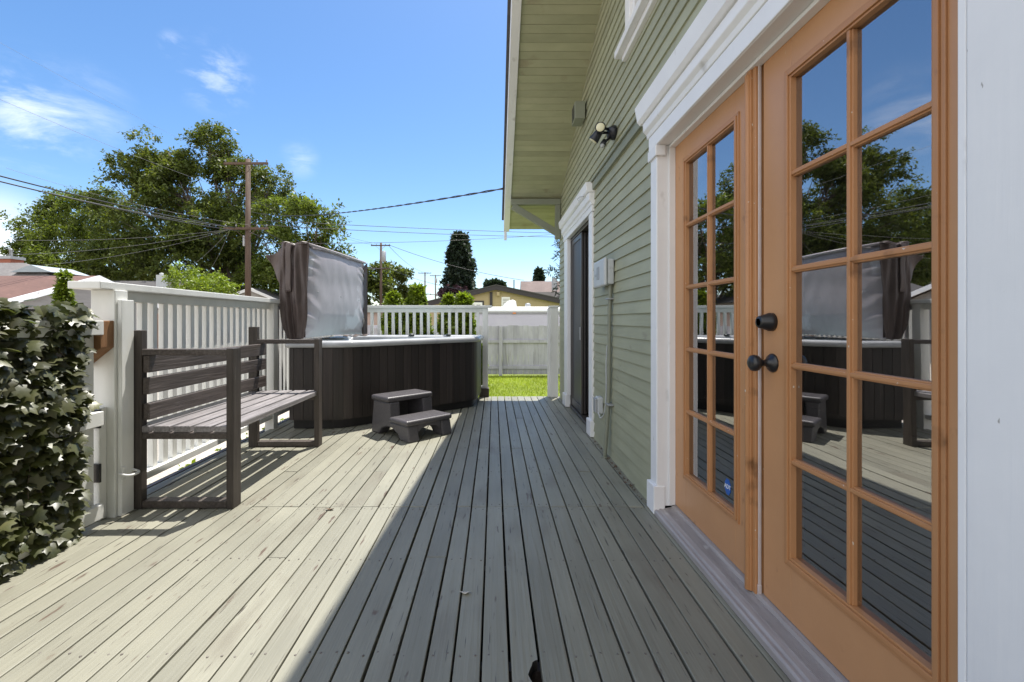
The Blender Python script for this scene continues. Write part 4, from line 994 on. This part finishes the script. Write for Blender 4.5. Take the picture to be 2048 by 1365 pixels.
conifer('spruce_tree', 919, 472, 612, 62, 33, 'tall dark broad spruce standing alone against the sky', nl=620, ll=.62, lw=.15, shape=lambda s: (1-s)**.5*min(1,.8+s))
for (px, top, hw_, lab) in ((977,566,8,'dark rounded far conifer left above the tan house ridge'),(990,564,7,'dark pointed far conifer at the tan house ridge'),(1004,568,6,'dark narrow far conifer right of the tan house ridge')):
    conifer('far_conifer', px, top, 612, 90, hw_, lab, nl=120, ll=.9, lw=.3, per=7)
conifer('far_conifer', 1078, 542, 580, 80, 9, 'spiky dark conifer tip poking above the mauve roof', nl=120, ll=.8, lw=.2, per=7)
tree('pine_tree', (6.6,30,GZ), [lb(1128,520,42,18,14),lb(1122,548,42,22,16),lb(1135,575,42,22,16),lb(1135,495,42,14,12)], 'dark ragged pine showing at the green house corner', 'leaf_conifer', dens=60, per=9, tw=.6, ll=.5, lw=.05, tr=.16)
cs_ = lambda s: min(1,(1-s)*2.2+.05)**.7*(.75+.25*min(1,s*5))
for (px, top, hw_, Y_, lab) in ((787,590,24,8.6,'yellow green arborvitae nearest the tub cover behind the railing'),(834,576,25,8.8,'tallest pointed arborvitae behind the railing balusters'),(898,595,20,8.7,'arborvitae with flat top right of the gap behind the railing'),(927,592,24,8.5,'full arborvitae nearest the railing end post')):
    conifer('arborvitae', px, top, 770, Y_, hw_, lab, 'leaf_cedar', nl=420, ll=.10, lw=.022, cat='shrub', shape=cs_)['group'] = 'arborvitae behind the railing'
conifer('low_shrub', 962, 690, 786, 7.0, 9, 'small bright cedar shrub in the corner beside the railing end post', 'leaf_cedar', nl=260, ll=.06, lw=.014, cat='shrub', shape=cs_)
conifer('cypress_sprig', 128, 548, 640, 3.0, 17, 'small yellow green cypress tip poking up behind the ivy gate', 'leaf_cedar', nl=110, ll=.035, lw=.007, cat='shrub', shape=lambda s:(1-s)**.9*min(1,.3+s*3), per=7)
# weeds below the railing
n = 380; x = rng.uniform(-2.75,-2.4,n); y = rng.uniform(2.5,6,n); Cn = np.stack([x,y,np.full(n,GZ+.02)+rng.random(n)*.12],1); D = unit(rng.normal(0,.5,(n,3))+np.array((0,0,1.)))
V, Fq, T = leafcloud(Cn, D, 7, .16, .06, .014, .2, .8); tag(raw_mesh('weeds', V, Fq, T, 'leaf_bright'), 'low green weeds growing in gravel under the railing', 'weeds', kind='stuff')

# ------------------------------------------------------------------ utility poles and wires
def pole(px, Y, top, arms, label, m, tr=.15, extra=None):
    a_ = W(px,top,Y); t = thing('utility_pole', (a_.x,Y,GZ), label, 'utility pole', 'utility poles along the alley')
    MB().tube([(a_.x,Y,GZ),(a_.x,Y,a_.z)], [tr*1.15,tr*.8], 10).build('post', m, t)
    for (py, hw, off) in arms:
        z_ = CH+(VY-py)/F*Y; ar = MB().box(a_.x-hw+off,a_.x+hw+off,Y-tr-.10,Y-tr-.002,z_-.065,z_+.065).build('crossarm', m, t, .008)
        MB().bar((a_.x-.6,Y-tr-.12,z_-.07),(a_.x,Y-tr-.12,z_-.6),.03,.02).bar((a_.x+.6,Y-tr-.12,z_-.07),(a_.x,Y-tr-.12,z_-.6),.03,.02).build('arm_brace', m, ar)
        i_ = MB()
        for dx in (-hw+.08,-hw*.45,hw*.5,hw-.08): i_.lathe((a_.x+dx+off,Y-tr-.05,z_+.066),(0,0,1),[(0,.02),(.05,.02),(.06,.05),(.13,.045),(.16,.01)],8)
        i_.build('insulators', 'insulator', ar)
    if extra:
        for (dx, py0, py1, r_) in extra:
            z0_, z1_ = CH+(VY-py1)/F*Y, CH+(VY-py0)/F*Y
            MB().lathe((a_.x+dx,Y-.05,z0_),(0,0,1),[(0,r_*.9),(.03,r_),(z1_-z0_-.03,r_),(z1_-z0_,r_*.8)],12).build('transformer', 'steel_grey', t)
    return a_
pole(496,26,319,((330,1.25,0),(459,1.25,0)),'nearest tall brown wooden utility pole in front of the big tree','pole_wood',.16,((-.2,472,493,.07),))
pole(762,57,486,((492,1.2,0),(538,1.2,0)),'second utility pole with grey transformer standing right of the tub cover','pole_wood',.16,((.35,503,524,.28),))
pole(850,91,545,((547,1.3,0),(589,1.3,0)),'distant utility pole, left one of the close far pair','pole_grey',.17)
pole(871,100,550,((552,1.2,0),(590,1.2,0)),'distant utility pole with transformer, right one of the close far pair','pole_grey',.17,((.1,557,566,.3),))
P1, P2, P3 = W(496,459,26), W(762,538,57), W(850,589,91)
T1, T2, T3 = W(496,330,26), W(762,492,57), W(850,547,91)
GW = 'overhead wires along the alley'
def wire(a_, b_, sag, r_, m, label, name='overhead_wire', cat='wire', group=GW, twist=False):
    a_, b_ = Vector(a_), Vector(b_); n = 40; pts = [a_.lerp(b_, i/n)-Vector((0,0,4*sag*(i/n)*(1-i/n))) for i in range(n+1)]
    mb = MB()
    if twist:
        n = 160; pts = [a_.lerp(b_, i/n)-Vector((0,0,4*sag*(i/n)*(1-i/n))) for i in range(n+1)]
        for ph in (0,math.pi):
            mb.tube([p+Vector((math.cos(i*1.05+ph),0,math.sin(i*1.05+ph)))*r_*.9 for i, p in enumerate(pts)], r_*.75, 5)
    else: mb.tube(pts, r_, 6)
    return tag(mb.build(name, m), label, cat, group)
V3 = Vector
wire(P1+V3((-.6,-.2,.05)), V3((-14.6,-6,5.9)), .85, .024, 'cable_black', 'upper thick black cable running in from the left to the near pole')
wire(P1+V3((-.35,-.2,-.15)), V3((-14.4,-6,5.65)), .85, .022, 'cable_black', 'lower thick black cable running in from the left to the near pole')
wire(P1+V3((-1.1,-.2,.1)), V3((-14.9,-6,5.95)), .95, .007, 'cable_alu', 'pale wire running beside the thick black cables from the left')
wire(W(496,392,26), V3((-14.2,-6,8.6)), 1.0, .005, 'cable_alu', 'faint thin wire high left reaching the middle of the near pole')
wire(T1+V3((-1.1,-.2,.1)), V3((-15.2,-6,10.6)), .7, .003, 'cable_alu', 'faintest thin wire crossing the top left sky corner')
wire(P1+V3((.2,-.2,.2)), P1+V3((-9,-4.5,2.0)), .3, .006, 'cable_alu', 'thin pale wire slanting up left in front of the big tree')
wire(W(498,392,26), T2+V3((-.8,-.2,.1)), .5, .010, 'cable_black', 'wire dropping from the near pole to the second pole top arm, left one')
wire(W(498,398,26), T2+V3((.8,-.2,.1)), .5, .010, 'cable_black', 'wire dropping from the near pole to the second pole top arm, right one')
wire(P1+V3((.5,-.2,.1)), P2+V3((-.7,-.2,.1)), .7, .022, 'cable_black', 'upper cable between the near pole low arm and second pole low arm')
wire(P1+V3((.2,-.2,-.2)), P2+V3((.6,-.2,.1)), .8, .024, 'cable_black', 'lower cable between the near pole low arm and second pole low arm')
wire(T2+V3((.9,-.2,.1)), T3+V3((.5,-.2,.1)), .8, .02, 'cable_black', 'distant wire linking second pole top arm to the far pole')
wire(P2+V3((.5,-.2,.1)), P3+V3((.5,-.2,.1)), .9, .022, 'cable_black', 'distant wire linking second pole low arm to the far pole')
wire(T2+V3((1.0,-.2,.1)), W(1048,561,52), .5, .026, 'cable_black', 'long thin wire from the second pole past the spruce to the mauve roof')
wire(P2+V3((.9,-.2,.1)), W(960,585,36), .4, .018, 'cable_black', 'low thin wire from the second pole down to the tan house roof')
wire(W(503,424,26), V3((XO-.005,6.3,2.90)), .30, .011, 'cable_black', 'black twisted service cable sagging to the white house fascia', 'service_cable', 'cable', None, True)
wire(W(500,440,26), V3((13,40,8.55)), .15, .017, 'cable_black', 'upper of two near level black cables crossing behind the eave')
wire(W(500,449,26), V3((13,40,8.35)), .25, .017, 'cable_black', 'lower of two near level black cables crossing behind the eave')
wire(W(500,487,26), V3((9,38,8.6)), .35, .013, 'cable_black', 'thin black cable rising rightward to meet the level pair')
for (q, s_, lab) in ((V3((-26,21,4.9)),.35,'topmost service wire fanning left from the near pole'),(V3((-26,22,4.2)),.4,'second service wire fanning left from the near pole'),(V3((-25,23,3.7)),.4,'third service wire fanning left from the near pole'),
                (V3((-19,27,3.6)),.25,'service wire dropping steeply from the near pole toward the dark roof'),(V3((-17.3,27,3.4)),.25,'steepest service wire dropping from the near pole to the sumac')):
    wire(P1+V3((-.9,-.2,-.05)), q, s_, .006, 'cable_alu', lab, 'service_wire', 'wire', 'service wires fanning from the near pole')
